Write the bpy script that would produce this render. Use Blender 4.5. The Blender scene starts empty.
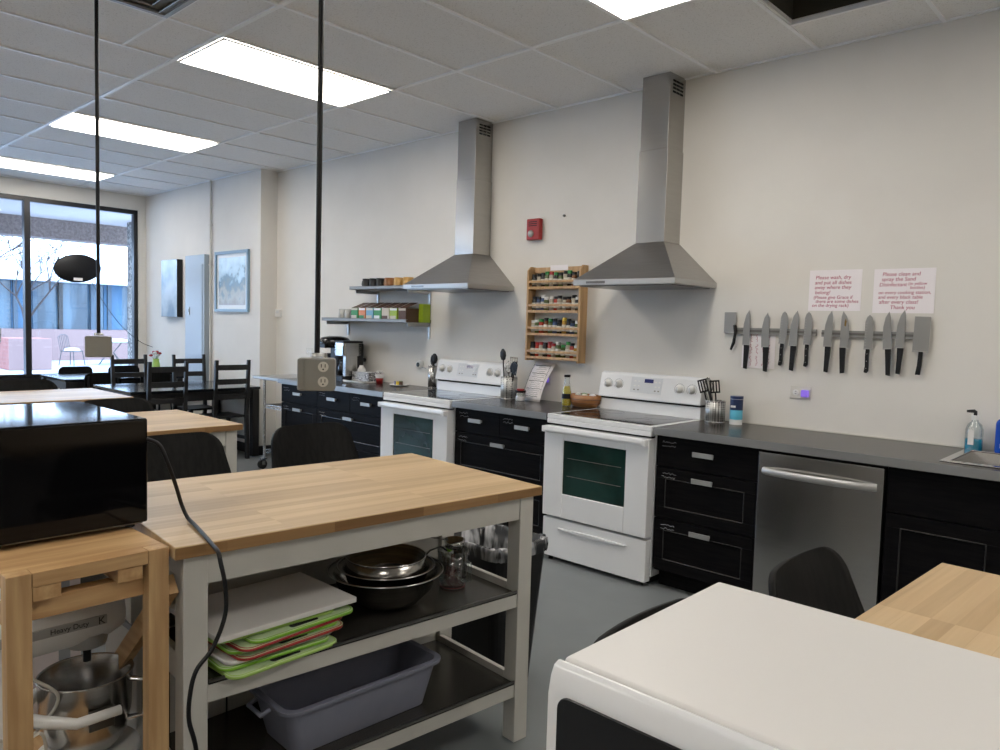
import bpy, bmesh, math, random
from mathutils import Vector, Matrix
PI = math.pi
random.seed(7)
col = bpy.context.scene.collection
scn = bpy.context.scene

# ------------------------------------------------------------------ camera, world, exposure
def make_camera():
    f, yaw, pitch, roll, h = 747.89, 0.7492, 0.0651, 0.0283, 1.4491
    cam = bpy.data.cameras.new('camera'); ob = bpy.data.objects.new('camera', cam); col.objects.link(ob)
    fw = Vector((-math.sin(yaw)*math.cos(pitch), math.cos(yaw)*math.cos(pitch), -math.sin(pitch)))
    r0 = Vector((math.cos(yaw), math.sin(yaw), 0)); u0 = r0.cross(fw)
    r = r0*math.cos(roll)+u0*math.sin(roll); u = -r0*math.sin(roll)+u0*math.cos(roll)
    m = Matrix((r, u, -fw)).transposed().to_4x4(); m.translation = Vector((0, 0, h))
    ob.matrix_world = m
    cam.sensor_fit = 'HORIZONTAL'; cam.sensor_width = 36; cam.lens = f*36/1000
    cam.clip_start = 0.02; cam.clip_end = 300
    scn.camera = ob
make_camera()
world = bpy.data.worlds.new('overcast sky'); scn.world = world; world.use_nodes = True
wn = world.node_tree.nodes; wl = world.node_tree.links
bg = wn['Background']; bg.inputs['Strength'].default_value = 5.0
_tc = wn.new('ShaderNodeTexCoord'); _sp = wn.new('ShaderNodeSeparateXYZ'); _rp = wn.new('ShaderNodeValToRGB')
wl.new(_tc.outputs['Generated'], _sp.inputs[0]); wl.new(_sp.outputs['Z'], _rp.inputs[0]); wl.new(_rp.outputs[0], bg.inputs['Color'])
_rp.color_ramp.elements[0].position = 0.0; _rp.color_ramp.elements[0].color = (0.52, 0.72, 1.0, 1)
_rp.color_ramp.elements[1].position = 0.8; _rp.color_ramp.elements[1].color = (0.50, 0.70, 1.0, 1)
vs = scn.view_settings
scn.display_settings.display_device = 'sRGB'
vs.view_transform = 'Standard'; vs.look = 'None'; vs.gamma = 1.0; vs.use_curve_mapping = False
vs.exposure = 0.9
LAMP = 7.0          # emission strength of the ceiling panels

# ------------------------------------------------------------------ materials
def nmat(name, color, rough=.5, metal=0., spec=.5, emit=None, alpha=None, coat=0.):
    m = bpy.data.materials.new(name); m.use_nodes = True
    b = m.node_tree.nodes['Principled BSDF']
    b.inputs['Base Color'].default_value = (*color, 1); b.inputs['Roughness'].default_value = rough
    b.inputs['Metallic'].default_value = metal; b.inputs['Specular IOR Level'].default_value = spec
    b.inputs['Coat Weight'].default_value = coat
    if emit: b.inputs['Emission Color'].default_value = (*emit[0], 1); b.inputs['Emission Strength'].default_value = emit[1]
    return m
def ND(m, t): return m.node_tree.nodes.new(t)
def LK(m, a, b): m.node_tree.links.new(a, b)
def speckle(name, c1, c2, scale=60, rough=.6, metal=0., lo=.4, hi=.6, bump=0., detail=3, stretch=(1, 1, 1), spec=.5, rvar=0.):
    m = nmat(name, c1, rough, metal, spec); b = m.node_tree.nodes['Principled BSDF']
    tc = ND(m, 'ShaderNodeTexCoord'); mp = ND(m, 'ShaderNodeMapping'); mp.inputs['Scale'].default_value = stretch
    n = ND(m, 'ShaderNodeTexNoise'); n.inputs['Scale'].default_value = scale; n.inputs['Detail'].default_value = detail
    r = ND(m, 'ShaderNodeValToRGB'); r.color_ramp.elements[0].position = lo; r.color_ramp.elements[1].position = hi
    r.color_ramp.elements[0].color = (*c1, 1); r.color_ramp.elements[1].color = (*c2, 1)
    LK(m, tc.outputs['Object'], mp.inputs[0]); LK(m, mp.outputs[0], n.inputs['Vector']); LK(m, n.outputs['Fac'], r.inputs[0]); LK(m, r.outputs[0], b.inputs['Base Color'])
    if rvar:
        mr = ND(m, 'ShaderNodeMapRange'); mr.inputs[3].default_value = rough-rvar; mr.inputs[4].default_value = rough+rvar
        LK(m, n.outputs['Fac'], mr.inputs[0]); LK(m, mr.outputs[0], b.inputs['Roughness'])
    if bump:
        bp = ND(m, 'ShaderNodeBump'); bp.inputs['Strength'].default_value = bump; bp.inputs['Distance'].default_value = .003
        LK(m, n.outputs['Fac'], bp.inputs['Height']); LK(m, bp.outputs[0], b.inputs['Normal'])
    return m
def butcher(name, cols, axis='y', w=.042, l=.5, rough=.38):
    """staves of glued wood running along an axis, each its own tone, with a fine grain"""
    m = nmat(name, cols[0], rough); b = m.node_tree.nodes['Principled BSDF']
    tc = ND(m, 'ShaderNodeTexCoord'); mp = ND(m, 'ShaderNodeMapping')
    if axis == 'y': mp.inputs['Rotation'].default_value = (0, 0, PI/2)
    LK(m, tc.outputs['Object'], mp.inputs[0])
    br = ND(m, 'ShaderNodeTexBrick'); br.offset = .37; br.offset_frequency = 1
    br.inputs['Scale'].default_value = 1; br.inputs['Brick Width'].default_value = l; br.inputs['Row Height'].default_value = w
    br.inputs['Mortar Size'].default_value = .0006; br.inputs['Mortar Smooth'].default_value = 1
    br.inputs['Color1'].default_value = (0, 0, 0, 1); br.inputs['Color2'].default_value = (1, 1, 1, 1); br.inputs['Mortar'].default_value = (.2, .2, .2, 1)
    LK(m, mp.outputs[0], br.inputs['Vector'])
    mp2 = ND(m, 'ShaderNodeMapping'); mp2.inputs['Scale'].default_value = (2.5, 60, 60)
    LK(m, mp.outputs[0], mp2.inputs[0])
    n = ND(m, 'ShaderNodeTexNoise'); n.inputs['Scale'].default_value = 1; n.inputs['Detail'].default_value = 4; n.inputs['Distortion'].default_value = .4
    LK(m, mp2.outputs[0], n.inputs['Vector'])
    ma = ND(m, 'ShaderNodeMath'); ma.operation = 'MULTIPLY_ADD'; ma.inputs[1].default_value = .55
    LK(m, br.outputs['Color'], ma.inputs[0])
    mb = ND(m, 'ShaderNodeMath'); mb.operation = 'MULTIPLY'; mb.inputs[1].default_value = .6
    LK(m, n.outputs['Fac'], mb.inputs[0]); LK(m, mb.outputs[0], ma.inputs[2])
    r = ND(m, 'ShaderNodeValToRGB'); e = r.color_ramp.elements
    e[0].position = .15; e[0].color = (*cols[0], 1); e[1].position = .85; e[1].color = (*cols[2], 1)
    x = e.new(.5); x.color = (*cols[1], 1)
    LK(m, ma.outputs[0], r.inputs[0]); LK(m, r.outputs[0], b.inputs['Base Color'])
    return m
def pine(name, c1, c2, axis=0, rough=.55):
    st = [14, 14, 14]; st[axis] = 1.2
    m = speckle(name, c1, c2, scale=3, rough=rough, lo=.35, hi=.7, stretch=tuple(st), detail=5)
    return m
def clear(name, tint=(1, 1, 1), rough=.02, amt=.12):
    """thin clear sheet: see-through with a Fresnel sheen"""
    m = bpy.data.materials.new(name); m.use_nodes = True; nt = m.node_tree; nt.nodes.clear()
    o = nt.nodes.new('ShaderNodeOutputMaterial'); mx = nt.nodes.new('ShaderNodeMixShader'); t = nt.nodes.new('ShaderNodeBsdfTransparent')
    g = nt.nodes.new('ShaderNodeBsdfGlossy'); g.inputs['Roughness'].default_value = rough; t.inputs[0].default_value = (*tint, 1)
    fr = nt.nodes.new('ShaderNodeLayerWeight'); fr.inputs[0].default_value = .25
    mm = nt.nodes.new('ShaderNodeMath'); mm.operation = 'MULTIPLY_ADD'; mm.inputs[1].default_value = .5; mm.inputs[2].default_value = amt
    mm.use_clamp = True
    nt.links.new(fr.outputs['Fresnel'], mm.inputs[0]); nt.links.new(mm.outputs[0], mx.inputs[0])
    nt.links.new(t.outputs[0], mx.inputs[1]); nt.links.new(g.outputs[0], mx.inputs[2]); nt.links.new(mx.outputs[0], o.inputs[0])
    return m
M = {}
M['wall'] = speckle('cream wall paint', (.71, .685, .64), (.73, .705, .66), 3, .85, bump=.02)
M['floor'] = speckle('grey floor paint', (.175, .19, .195), (.20, .215, .22), 2.2, .33, rvar=.06)
M['tile'] = speckle('acoustic ceiling tile', (.66, .645, .62), (.84, .83, .81), 130, .95, lo=.30, hi=.42, bump=.4, detail=2)
M['grid'] = nmat('ceiling grid white', (.92, .92, .92), .35)
M['plenum'] = nmat('dark plenum', (.05, .045, .035), .95)
M['lamp'] = nmat('lamp diffuser', (.9, .9, .9), .6, emit=((1.0, .94, .86), LAMP))
M['blackframe'] = nmat('black window frame', (.012, .012, .014), .35)
M['glass'] = clear('window glass', (.97, .985, 1.0), 0.01, .03)
M['steel'] = speckle('brushed stainless', (.44, .43, .415), (.48, .47, .455), 6, .22, 1., lo=.3, hi=.7, stretch=(1, 1, 30), rvar=.03)
M['steelh'] = speckle('brushed stainless level grain', (.37, .36, .35), (.41, .40, .39), 6, .36, 1., lo=.3, hi=.7, stretch=(1, 1, 30), rvar=.03)
M['chrome'] = nmat('polished steel', (.62, .61, .60), .14, 1.)
M['dsteel'] = nmat('dark steel', (.17, .165, .155), .28, 1.)
M['alu'] = nmat('satin metal', (.45, .45, .44), .42, .7)
M['counter'] = speckle('charcoal countertop', (.022, .019, .018), (.036, .032, .029), 90, .24, spec=.3)
M['edge'] = nmat('grey counter edge', (.33, .335, .335), .3, .6)
M['cab'] = speckle('black brown cabinet', (.004, .004, .005), (.007, .0065, .007), 8, .42, stretch=(1, 1, 12), spec=.06)
M['gap'] = nmat('dark recess', (.004, .004, .004), .9)
M['chalk'] = nmat('chalk', (.35, .36, .38), .9)
M['enamel'] = nmat('white enamel', (.76, .77, .78), .18, spec=.5)
M['panelgrey'] = nmat('control panel grey', (.62, .64, .66), .3)
M['cooktop'] = nmat('black glass', (.012, .012, .013), .06)
M['ovenglass'] = speckle('oven window', (.007, .022, .019), (.013, .042, .035), 4, .08)
M['black'] = nmat('black plastic', (.006, .006, .007), .42, spec=.35)
M['gloss'] = nmat('glossy black', (.006, .006, .007), .12)
M['mw'] = nmat('black microwave shell', (.003, .003, .004), .07, spec=.25)
M['display'] = nmat('display', (.01, .012, .03), .1, emit=((.1, .12, .5), .08))
M['ivory'] = nmat('ivory plastic', (.62, .60, .54), .4)
M['white'] = nmat('white plastic', (.72, .72, .70), .35)
M['whitetop'] = nmat('white appliance top', (.735, .72, .70), .42)
M['island'] = speckle('off white painted wood', (.50, .49, .45), (.54, .53, .49), 4, .5)
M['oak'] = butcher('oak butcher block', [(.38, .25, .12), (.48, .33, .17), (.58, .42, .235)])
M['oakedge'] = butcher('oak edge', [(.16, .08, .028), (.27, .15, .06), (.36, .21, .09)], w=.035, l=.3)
M['pinex'] = pine('pine along x', (.42, .24, .10), (.60, .39, .19), 0)
M['piney'] = pine('pine along y', (.42, .24, .10), (.60, .39, .19), 1)
M['pinez'] = pine('pine upright', (.42, .25, .11), (.60, .40, .20), 2)
M['rackwood'] = pine('varnished rack wood', (.42, .25, .11), (.58, .38, .19), 2, .4)
M['blackwood'] = speckle('black wood', (.008, .008, .009), (.014, .013, .013), 6, .42, stretch=(10, 10, 1))
M['blacktop'] = nmat('black table top', (.012, .014, .018), .16)
M['stool'] = speckle('black grained backrest', (.004, .004, .004), (.008, .0078, .0075), 5, .5, stretch=(12, 12, 1.2), spec=.12)
M['greybox'] = nmat('outlet box grey', (.27, .265, .24), .45, .3)
M['red'] = nmat('red plastic', (.33, .014, .014), .35)
M['green'] = nmat('green board', (.22, .48, .03), .42)
M['lime'] = nmat('lime board', (.36, .56, .12), .42)
M['paper'] = nmat('paper', (.86, .82, .84), .85)
M['ink'] = nmat('red ink', (.42, .05, .12), .8)
M['blackink'] = nmat('black ink', (.05, .05, .05), .8)
M['tub'] = speckle('grey blue tub plastic', (.20, .21, .27), (.215, .225, .285), 10, .42)
M['tubin'] = M['tub']
M['bag'] = speckle('clear bin bag', (.03, .032, .035), (.55, .56, .58), 22, .25, lo=.48, hi=.68, stretch=(1, 1, .22), bump=.6)
M['knife'] = nmat('knife steel', (.36, .36, .35), .36, .85)
M['barm'] = nmat('bar steel', (.27, .27, .26), .5, .4)
M['rust'] = nmat('rust', (.22, .13, .03), .6)
M['bluedark'] = nmat('dark blue', (.015, .03, .10), .35)
M['cyan'] = nmat('light blue', (.12, .50, .68), .4)
M['deterg'] = nmat('blue bottle', (.008, .07, .42), .25)
M['yellow'] = nmat('yellow', (.62, .44, .03), .4)
M['orange'] = nmat('orange', (.65, .19, .03), .45)
M['purple'] = nmat('purple glow', (.2, .1, .5), .3, emit=((.28, .18, .9), .25))
M['soap'] = nmat('blue soap', (.01, .26, .40), .1)
M['clear'] = clear('clear plastic', (.93, .96, .96), .04, .10)
M['oil'] = nmat('olive oil', (.52, .40, .02), .1)
M['wicker'] = pine('brown basket', (.24, .095, .03), (.36, .16, .05), 0, .4)
M['brownmug'] = nmat('brown glaze', (.26, .11, .035), .3)
M['tanmug'] = nmat('tan glaze', (.48, .28, .08), .35)
M['cream'] = nmat('cream card', (.62, .58, .50), .7)
M['cardgreen'] = nmat('green card', (.03, .25, .06), .5)
M['cardlime'] = nmat('lime card', (.30, .42, .02), .5)
M['cardblue'] = nmat('blue card', (.16, .36, .52), .5)
M['cardbrown'] = nmat('brown card', (.10, .05, .03), .6)
M['rubber'] = nmat('rubber', (.01, .01, .01), .7)
M['bluepic'] = nmat('blue grey frame', (.22, .33, .43), .4)
M['panelblue'] = nmat('grey enamel panel', (.38, .44, .50), .35)
M['snow'] = speckle('trodden snow', (.30, .32, .36), (.50, .52, .56), .35, .8, lo=.35, hi=.6)
M['snowclean'] = nmat('fresh snow', (.82, .84, .88), .8)
M['stucco'] = speckle('brown stucco', (.16, .12, .105), (.24, .185, .165), 25, .9)
M['soffit'] = nmat('pale soffit', (.52, .47, .46), .8)
M['stone'] = speckle('pebble stone column', (.08, .075, .07), (.36, .34, .31), 28, .9, lo=.4, hi=.6)
M['bglass'] = speckle('far window glass', (.02, .04, .06), (.07, .12, .16), .9, .15, stretch=(1, 3, .5))
M['curtain'] = nmat('pale blue curtain', (.06, .13, .21), .7)
M['bark'] = nmat('bark', (.045, .032, .03), .9)
M['iron'] = nmat('patio iron', (.05, .055, .06), .6)
def brick(name):
    m = nmat(name, (.4, .2, .17), .9); b = m.node_tree.nodes['Principled BSDF']
    tc = ND(m, 'ShaderNodeTexCoord'); mp = ND(m, 'ShaderNodeMapping'); mp.inputs['Rotation'].default_value = (PI/2, 0, PI/2)
    br = ND(m, 'ShaderNodeTexBrick'); br.inputs['Scale'].default_value = 1; br.inputs['Brick Width'].default_value = .22; br.inputs['Row Height'].default_value = .075
    br.inputs['Mortar Size'].default_value = .006
    br.inputs['Color1'].default_value = (.25, .085, .07, 1); br.inputs['Color2'].default_value = (.31, .125, .105, 1); br.inputs['Mortar'].default_value = (.26, .17, .155, 1)
    LK(m, tc.outputs['Object'], mp.inputs[0]); LK(m, mp.outputs[0], br.inputs['Vector']); LK(m, br.outputs['Color'], b.inputs['Base Color'])
    return m
M['mull'] = nmat('far mullion', (.05, .075, .10), .6)
M['darkred'] = nmat('dark red', (.14, .008, .01), .5)
M['moulding'] = nmat('semi gloss black', (.012, .011, .012), .25, spec=.6)
M['brick'] = brick('pink brick')
def perforated(name):
    m = nmat(name, (.6, .6, .58), .25, 1.); b = m.node_tree.nodes['Principled BSDF']
    tc = ND(m, 'ShaderNodeTexCoord'); v = ND(m, 'ShaderNodeTexVoronoi'); v.inputs['Scale'].default_value = 75; v.inputs['Randomness'].default_value = 0.1
    r = ND(m, 'ShaderNodeValToRGB'); r.color_ramp.elements[0].position = .38; r.color_ramp.elements[1].position = .42
    r.color_ramp.elements[0].color = (.02, .02, .02, 1); r.color_ramp.elements[1].color = (.55, .55, .53, 1)
    b.inputs['Metallic'].default_value = .6; b.inputs['Roughness'].default_value = .4
    LK(m, tc.outputs['Object'], v.inputs['Vector']); LK(m, v.outputs['Distance'], r.inputs[0]); LK(m, r.outputs[0], b.inputs['Base Color'])
    return m
M['perf'] = perforated('perforated steel')
def dotted(name):
    m = nmat(name, (.7, .7, .7), .4); b = m.node_tree.nodes['Principled BSDF']
    tc = ND(m, 'ShaderNodeTexCoord'); v = ND(m, 'ShaderNodeTexVoronoi'); v.inputs['Scale'].default_value = 60; v.feature = 'DISTANCE_TO_EDGE'
    r = ND(m, 'ShaderNodeValToRGB'); r.color_ramp.elements[0].position = .1; r.color_ramp.elements[1].position = .16
    r.color_ramp.elements[0].color = (.08, .08, .09, 1); r.color_ramp.elements[1].color = (.7, .7, .7, 1)
    LK(m, tc.outputs['Object'], v.inputs['Vector']); LK(m, v.outputs['Distance'], r.inputs[0]); LK(m, r.outputs[0], b.inputs['Base Color'])
    return m
M['dotted'] = dotted('black and white pattern')
def photo_mat(name):
    """a print: pale sky above, bluish trees, brown scrub below"""
    m = nmat(name, (.6, .6, .6), .25); b = m.node_tree.nodes['Principled BSDF']
    tc = ND(m, 'ShaderNodeTexCoord'); sp = ND(m, 'ShaderNodeSeparateXYZ'); n = ND(m, 'ShaderNodeTexNoise'); n.inputs['Scale'].default_value = 9; n.inputs['Detail'].default_value = 8
    LK(m, tc.outputs['Object'], sp.inputs[0]); LK(m, tc.outputs['Object'], n.inputs['Vector'])
    a = ND(m, 'ShaderNodeMath'); a.operation = 'MULTIPLY_ADD'; a.inputs[1].default_value = 1.1; LK(m, n.outputs['Fac'], a.inputs[0])
    c = ND(m, 'ShaderNodeMath'); c.operation = 'MULTIPLY_ADD'; c.inputs[1].default_value = 1.7; c.inputs[2].default_value = -.03; LK(m, sp.outputs['Z'], c.inputs[0]); LK(m, c.outputs[0], a.inputs[2])
    r = ND(m, 'ShaderNodeValToRGB'); e = r.color_ramp.elements
    e[0].position = 0; e[0].color = (.30, .27, .22, 1); e[1].position = 1; e[1].color = (.62, .78, .85, 1)
    for p, cc in ((.25, (.42, .40, .34)), (.40, (.20, .24, .24)), (.55, (.14, .22, .28)), (.68, (.45, .6, .7))):
        q = e.new(p); q.color = (*cc, 1)
    LK(m, a.outputs[0], r.inputs[0]); LK(m, r.outputs[0], b.inputs['Base Color'])
    return m
M['print'] = photo_mat('landscape print')

# ------------------------------------------------------------------ mesh builder
class MB:
    def __init__(s): s.v = []; s.f = []; s.sm = []
    def add(s, vs, fs, smooth=False):
        o = len(s.v); s.v += [tuple(p) for p in vs]; s.f += [tuple(i+o for i in f) for f in fs]; s.sm += [smooth]*len(fs); return s
    def box(s, x0, x1, y0, y1, z0, z1):
        x0, x1 = min(x0, x1), max(x0, x1); y0, y1 = min(y0, y1), max(y0, y1); z0, z1 = min(z0, z1), max(z0, z1)
        v = [(x0, y0, z0), (x1, y0, z0), (x1, y1, z0), (x0, y1, z0), (x0, y0, z1), (x1, y0, z1), (x1, y1, z1), (x0, y1, z1)]
        return s.add(v, [(0, 3, 2, 1), (4, 5, 6, 7), (0, 1, 5, 4), (1, 2, 6, 5), (2, 3, 7, 6), (3, 0, 4, 7)])
    def hexa(s, b, t):     # bottom quad ccw, top quad ccw
        return s.add(list(b)+list(t), [(0, 3, 2, 1), (4, 5, 6, 7), (0, 1, 5, 4), (1, 2, 6, 5), (2, 3, 7, 6), (3, 0, 4, 7)])
    def beam(s, p, q, w, d, up=(0, 0, 1)):
        p = Vector(p); q = Vector(q); a = (q-p).normalized(); u = Vector(up)
        if abs(a.dot(u)) > .98: u = Vector((0, 1, 0))
        r = a.cross(u).normalized(); u = r.cross(a).normalized()
        c = [(-w/2, -d/2), (w/2, -d/2), (w/2, d/2), (-w/2, d/2)]
        return s.hexa([p+r*i+u*j for i, j in c], [q+r*i+u*j for i, j in c])
    def tube(s, pts, r, n=10, closed=False, cap=True):
        pts = [Vector(p) for p in pts]; k = len(pts); rs = r if isinstance(r, (list, tuple)) else [r]*k
        prev = None; vs = []
        for i, p in enumerate(pts):
            a = pts[(i-1) % k] if (i > 0 or closed) else p; b = pts[(i+1) % k] if (i < k-1 or closed) else p
            t = (b-a).normalized() if (b-a).length > 1e-9 else Vector((0, 0, 1))
            if prev is None:
                u = Vector((0, 0, 1)) if abs(t.z) < .9 else Vector((1, 0, 0)); u = (u-t*u.dot(t)).normalized()
            else: u = (prev-t*prev.dot(t)).normalized()
            prev = u; w = t.cross(u)
            vs += [p+(u*math.cos(2*PI*j/n)+w*math.sin(2*PI*j/n))*rs[i] for j in range(n)]
        fs = []
        for i in range(k if closed else k-1):
            A = i*n; B = ((i+1) % k)*n
            fs += [(A+j, A+(j+1) % n, B+(j+1) % n, B+j) for j in range(n)]
        s.add(vs, fs, True)
        if cap and not closed:
            s.add(vs[:n], [tuple(range(n))[::-1]]); s.add(vs[-n:], [tuple(range(n))])
        return s
    def lathe(s, prof, c=(0, 0, 0), n=28, sx=1, sy=1, axis='z', capb=False, capt=False):
        def P(r, z, a):
            x, y = r*math.cos(a)*sx, r*math.sin(a)*sy
            if axis == 'z': q = (x, y, z)
            elif axis == 'y': q = (x, z, y)
            else: q = (z, x, y)
            return (q[0]+c[0], q[1]+c[1], q[2]+c[2])
        vs = []
        for (r, z) in prof: vs += [P(r, z, 2*PI*j/n) for j in range(n)]
        fs = [(i*n+j, i*n+(j+1) % n, (i+1)*n+(j+1) % n, (i+1)*n+j) for i in range(len(prof)-1) for j in range(n)]
        s.add(vs, fs, True)
        if capb: s.add(vs[:n], [tuple(range(n))[::-1]])
        if capt: s.add(vs[-n:], [tuple(range(n))])
        return s
    def cyl(s, c, r, h, n=24, axis='z', r2=None):
        return s.lathe([(r, 0), (r2 if r2 is not None else r, h)], c, n, axis=axis, capb=True, capt=True)
    def sphere(s, c, r, n=14, sx=1, sy=1, sz=1):
        return s.lathe([(max(r*math.sin(PI*i/n), 1e-4), -r*math.cos(PI*i/n)*sz) for i in range(n+1)], c, 18, sx, sy)
    def prism(s, poly, a0, a1, axis='y', off=(0, 0, 0)):
        """2-D outline pushed between a0 and a1 along an axis: 'y' takes (x,z), 'x' takes (y,z), 'z' takes (x,y)"""
        def P(p, a):
            q = (p[0], a, p[1]) if axis == 'y' else (a, p[0], p[1]) if axis == 'x' else (p[0], p[1], a)
            return (q[0]+off[0], q[1]+off[1], q[2]+off[2])
        k = len(poly); v = [P(p, a0) for p in poly]+[P(p, a1) for p in poly]
        return s.add(v, [tuple(range(k))[::-1], tuple(range(k, 2*k))]+[(i, (i+1) % k, (i+1) % k+k, i+k) for i in range(k)])
    def xf(s, m, start=0):
        for i in range(start, len(s.v)): s.v[i] = tuple(m @ Vector(s.v[i]))
        return s
    def build(s, name, mat, parent=None, bevel=0, smooth=None, fixn=True):
        me = bpy.data.meshes.new(name); me.from_pydata(s.v, [], s.f)
        me.polygons.foreach_set('use_smooth', s.sm); me.update()
        if fixn:
            bm = bmesh.new(); bm.from_mesh(me); bmesh.ops.recalc_face_normals(bm, faces=bm.faces); bm.to_mesh(me); bm.free()
        me.materials.append(M[mat] if isinstance(mat, str) else mat)
        o = bpy.data.objects.new(name, me); col.objects.link(o)
        if parent: o.parent = parent
        if bevel:
            b = o.modifiers.new('bevel', 'BEVEL'); b.width = bevel; b.segments = 3; b.limit_method = 'ANGLE'; b.angle_limit = .6
            me.polygons.foreach_set('use_smooth', [True]*len(me.polygons))
            w = o.modifiers.new('normals', 'WEIGHTED_NORMAL'); w.keep_sharp = True
        return o
def rrect(x0, x1, y0, y1, r, n=6):
    r = r if isinstance(r, (list, tuple)) else [r]*4; out = []
    for (cx, cy, a, q) in ((x1, y0, -PI/2, r[0]), (x1, y1, 0, r[1]), (x0, y1, PI/2, r[2]), (x0, y0, PI, r[3])):
        sx = -1 if cx == x1 else 1; sy = -1 if cy == y1 else 1
        ccx, ccy = cx+sx*q, cy+sy*q
        for i in range(n+1): out.append((ccx+q*math.cos(a+PI/2*i/n), ccy+q*math.sin(a+PI/2*i/n)))
    return out
def tag(o, label=None, cat=None, group=None, kind=None):
    if label: o['label'] = label
    if cat: o['category'] = cat
    if group: o['group'] = group
    if kind: o['kind'] = kind
    return o
def thing(name, label, cat, loc=(0, 0, 0), rz=0, group=None):
    o = bpy.data.objects.new(name, None); col.objects.link(o); o.location = loc; o.rotation_euler = (0, 0, rz); o.empty_display_size = .1
    return tag(o, label, cat, group)
def struct(name, mb, mat, bevel=0, label=None): 
    o = mb.build(name, mat, None, bevel); o['kind'] = 'structure'
    if label: o['label'] = label
    return o
def smooth(p, n=6):
    p = [Vector(q) for q in p]; out = []
    for i in range(len(p)-1):
        a, b, c, d = p[max(i-1, 0)], p[i], p[i+1], p[min(i+2, len(p)-1)]
        for k in range(n):
            t = k/n; out.append(.5*((2*b)+(c-a)*t+(2*a-5*b+4*c-d)*t*t+(3*b-a-3*c+d)*t**3))
    return out+[p[-1]]
def kids(o): return [c for c in bpy.data.objects if c.parent == o]
def copy_tree(o, parent=None):
    c = o.copy(); col.objects.link(c)
    if parent: c.parent = parent
    for ch in kids(o): copy_tree(ch, c)
    return c
def dup(o, label, loc, rz=None, group=None):
    c = copy_tree(o); c.location = loc; c['label'] = label
    if rz is not None: c.rotation_euler = (0, 0, rz)
    if group: c['group'] = group
    return c
def text(name, body, size, m, mat, parent, depth=.0004, align='LEFT', spacing=1., shear=0.):
    """lettering as a mesh; m places its x-y plane"""
    cu = bpy.data.curves.new(name, 'FONT'); cu.body = body; cu.size = size; cu.extrude = depth; cu.align_x = align; cu.space_line = spacing; cu.shear = shear; cu.offset = 0
    t = bpy.data.objects.new(name, cu); col.objects.link(t)
    dg = bpy.context.evaluated_depsgraph_get(); me = bpy.data.meshes.new_from_object(t.evaluated_get(dg)); bpy.data.objects.remove(t)
    me.transform(m); me.materials.clear(); me.materials.append(M[mat])
    o = bpy.data.objects.new(name, me); col.objects.link(o); o.parent = parent; return o
def face_y(x, y, z, rot=0):   # text reading on a surface that looks towards -y
    return Matrix.Translation((x, y, z)) @ Matrix.Rotation(rot, 4, 'Y') @ Matrix.Rotation(PI/2, 4, 'X')
def face_x(x, y, z):          # text on a surface that looks towards +x
    return Matrix.Translation((x, y, z)) @ Matrix.Rotation(PI/2, 4, 'Z') @ Matrix.Rotation(PI/2, 4, 'X')

# ------------------------------------------------------------------ the room
D, H, XW, YJ, XJ = 4.255, 3.02, -10.2, 4.06, -7.26
XR, YF = 3.6, -3.4
struct('floor', MB().box(XW-.2, XR+.1, YF-.1, D+.2, -.1, 0), 'floor')
w = MB().box(XJ, XR+.1, D, D+.15, 0, H+.5); w.box(XW-.2, XJ, YJ, D+.15, 0, H+.5)
struct('wall_back', w, 'wall')
struct('wall_right', MB().box(XR, XR+.1, YF, D, 0, H), 'wall')
struct('wall_front', MB().box(XW, XR, YF-.1, YF, 0, H), 'wall')
WY0, WY1, WZ0, WZ1 = -2.9, 3.965, .665, 2.82
w = MB().box(XW-.2, XW, YF-.1, YJ+.1, 0, WZ0); w.box(XW-.2, XW, YF-.1, YJ+.1, WZ1, H+.5); w.box(XW-.2, XW, WY1, YJ+.1, WZ0, WZ1); w.box(XW-.2, XW, YF-.1, WY0, WZ0, WZ1)
struct('wall_left', w, 'wall')
for nm, b in (('baseboard_back', (XJ, -6.75, D-.012, D, 0, .1)), ('baseboard_left', (XW, XJ+.012, YJ-.012, YJ, 0, .1)), ('baseboard_right', (XJ, XJ+.012, YJ, D, 0, .1))):
    struct(nm, MB().box(*b), 'black')
# ceiling: tiles as cells, one left open
gx = [-1.63-.6096*k for k in range(-8, 15)]; gx = [g for g in sorted(gx) if XW < g < XR]
ys = [YF, -2.84, -1.63, -.41, .81, 2.03, 3.25, D]
OX0, OX1, OY0, OY1 = -1.61, -1.02, 3.27, 3.83
c = MB()
c.box(XW, OX0, YF, D, H, H+.02); c.box(OX1, XR, YF, D, H, H+.02); c.box(OX0, OX1, YF, OY0, H, H+.02); c.box(OX0, OX1, OY1, D, H, H+.02)
struct('ceiling', c, 'tile')
struct('ceiling', MB().box(OX0-.1, OX1+.1, OY0-.2, OY1+.1, H+.42, H+.44).box(OX0-.1, OX0, OY0-.2, OY1+.1, H+.021, H+.42).box(OX1, OX1+.1, OY0-.2, OY1+.1, H+.021, H+.42).box(OX0, OX1, OY1, OY1+.1, H+.021, H+.42).box(OX0, OX1, OY0-.2, OY0-.1, H+.021, H+.42), 'plenum', label='dark open space above the missing ceiling tile')
g = MB()
for x in gx: g.box(x-.010, x+.010, YF, D, H-.009, H)
for y in ys[1:-1]: g.box(XW, XR, y-.012, y+.012, H-.010, H)
g.box(OX0-.01, OX1+.01, OY1-.006, OY1+.012, H-.008, H+.01)
g.box(-4.68, -2.85, 1.725, 1.74, H-.005, H)
struct('trim_1', g, 'grid', label='white metal grid of the ceiling')
a = MB().box(XJ, XR, D-.018, D, H-.008, H).box(XW, XJ, YJ-.018, YJ, H-.008, H).box(XW, XW+.018, YF, YJ, H-.008, H)
struct('trim_2', a, 'grid', label='wall angle along the ceiling edge')
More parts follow.
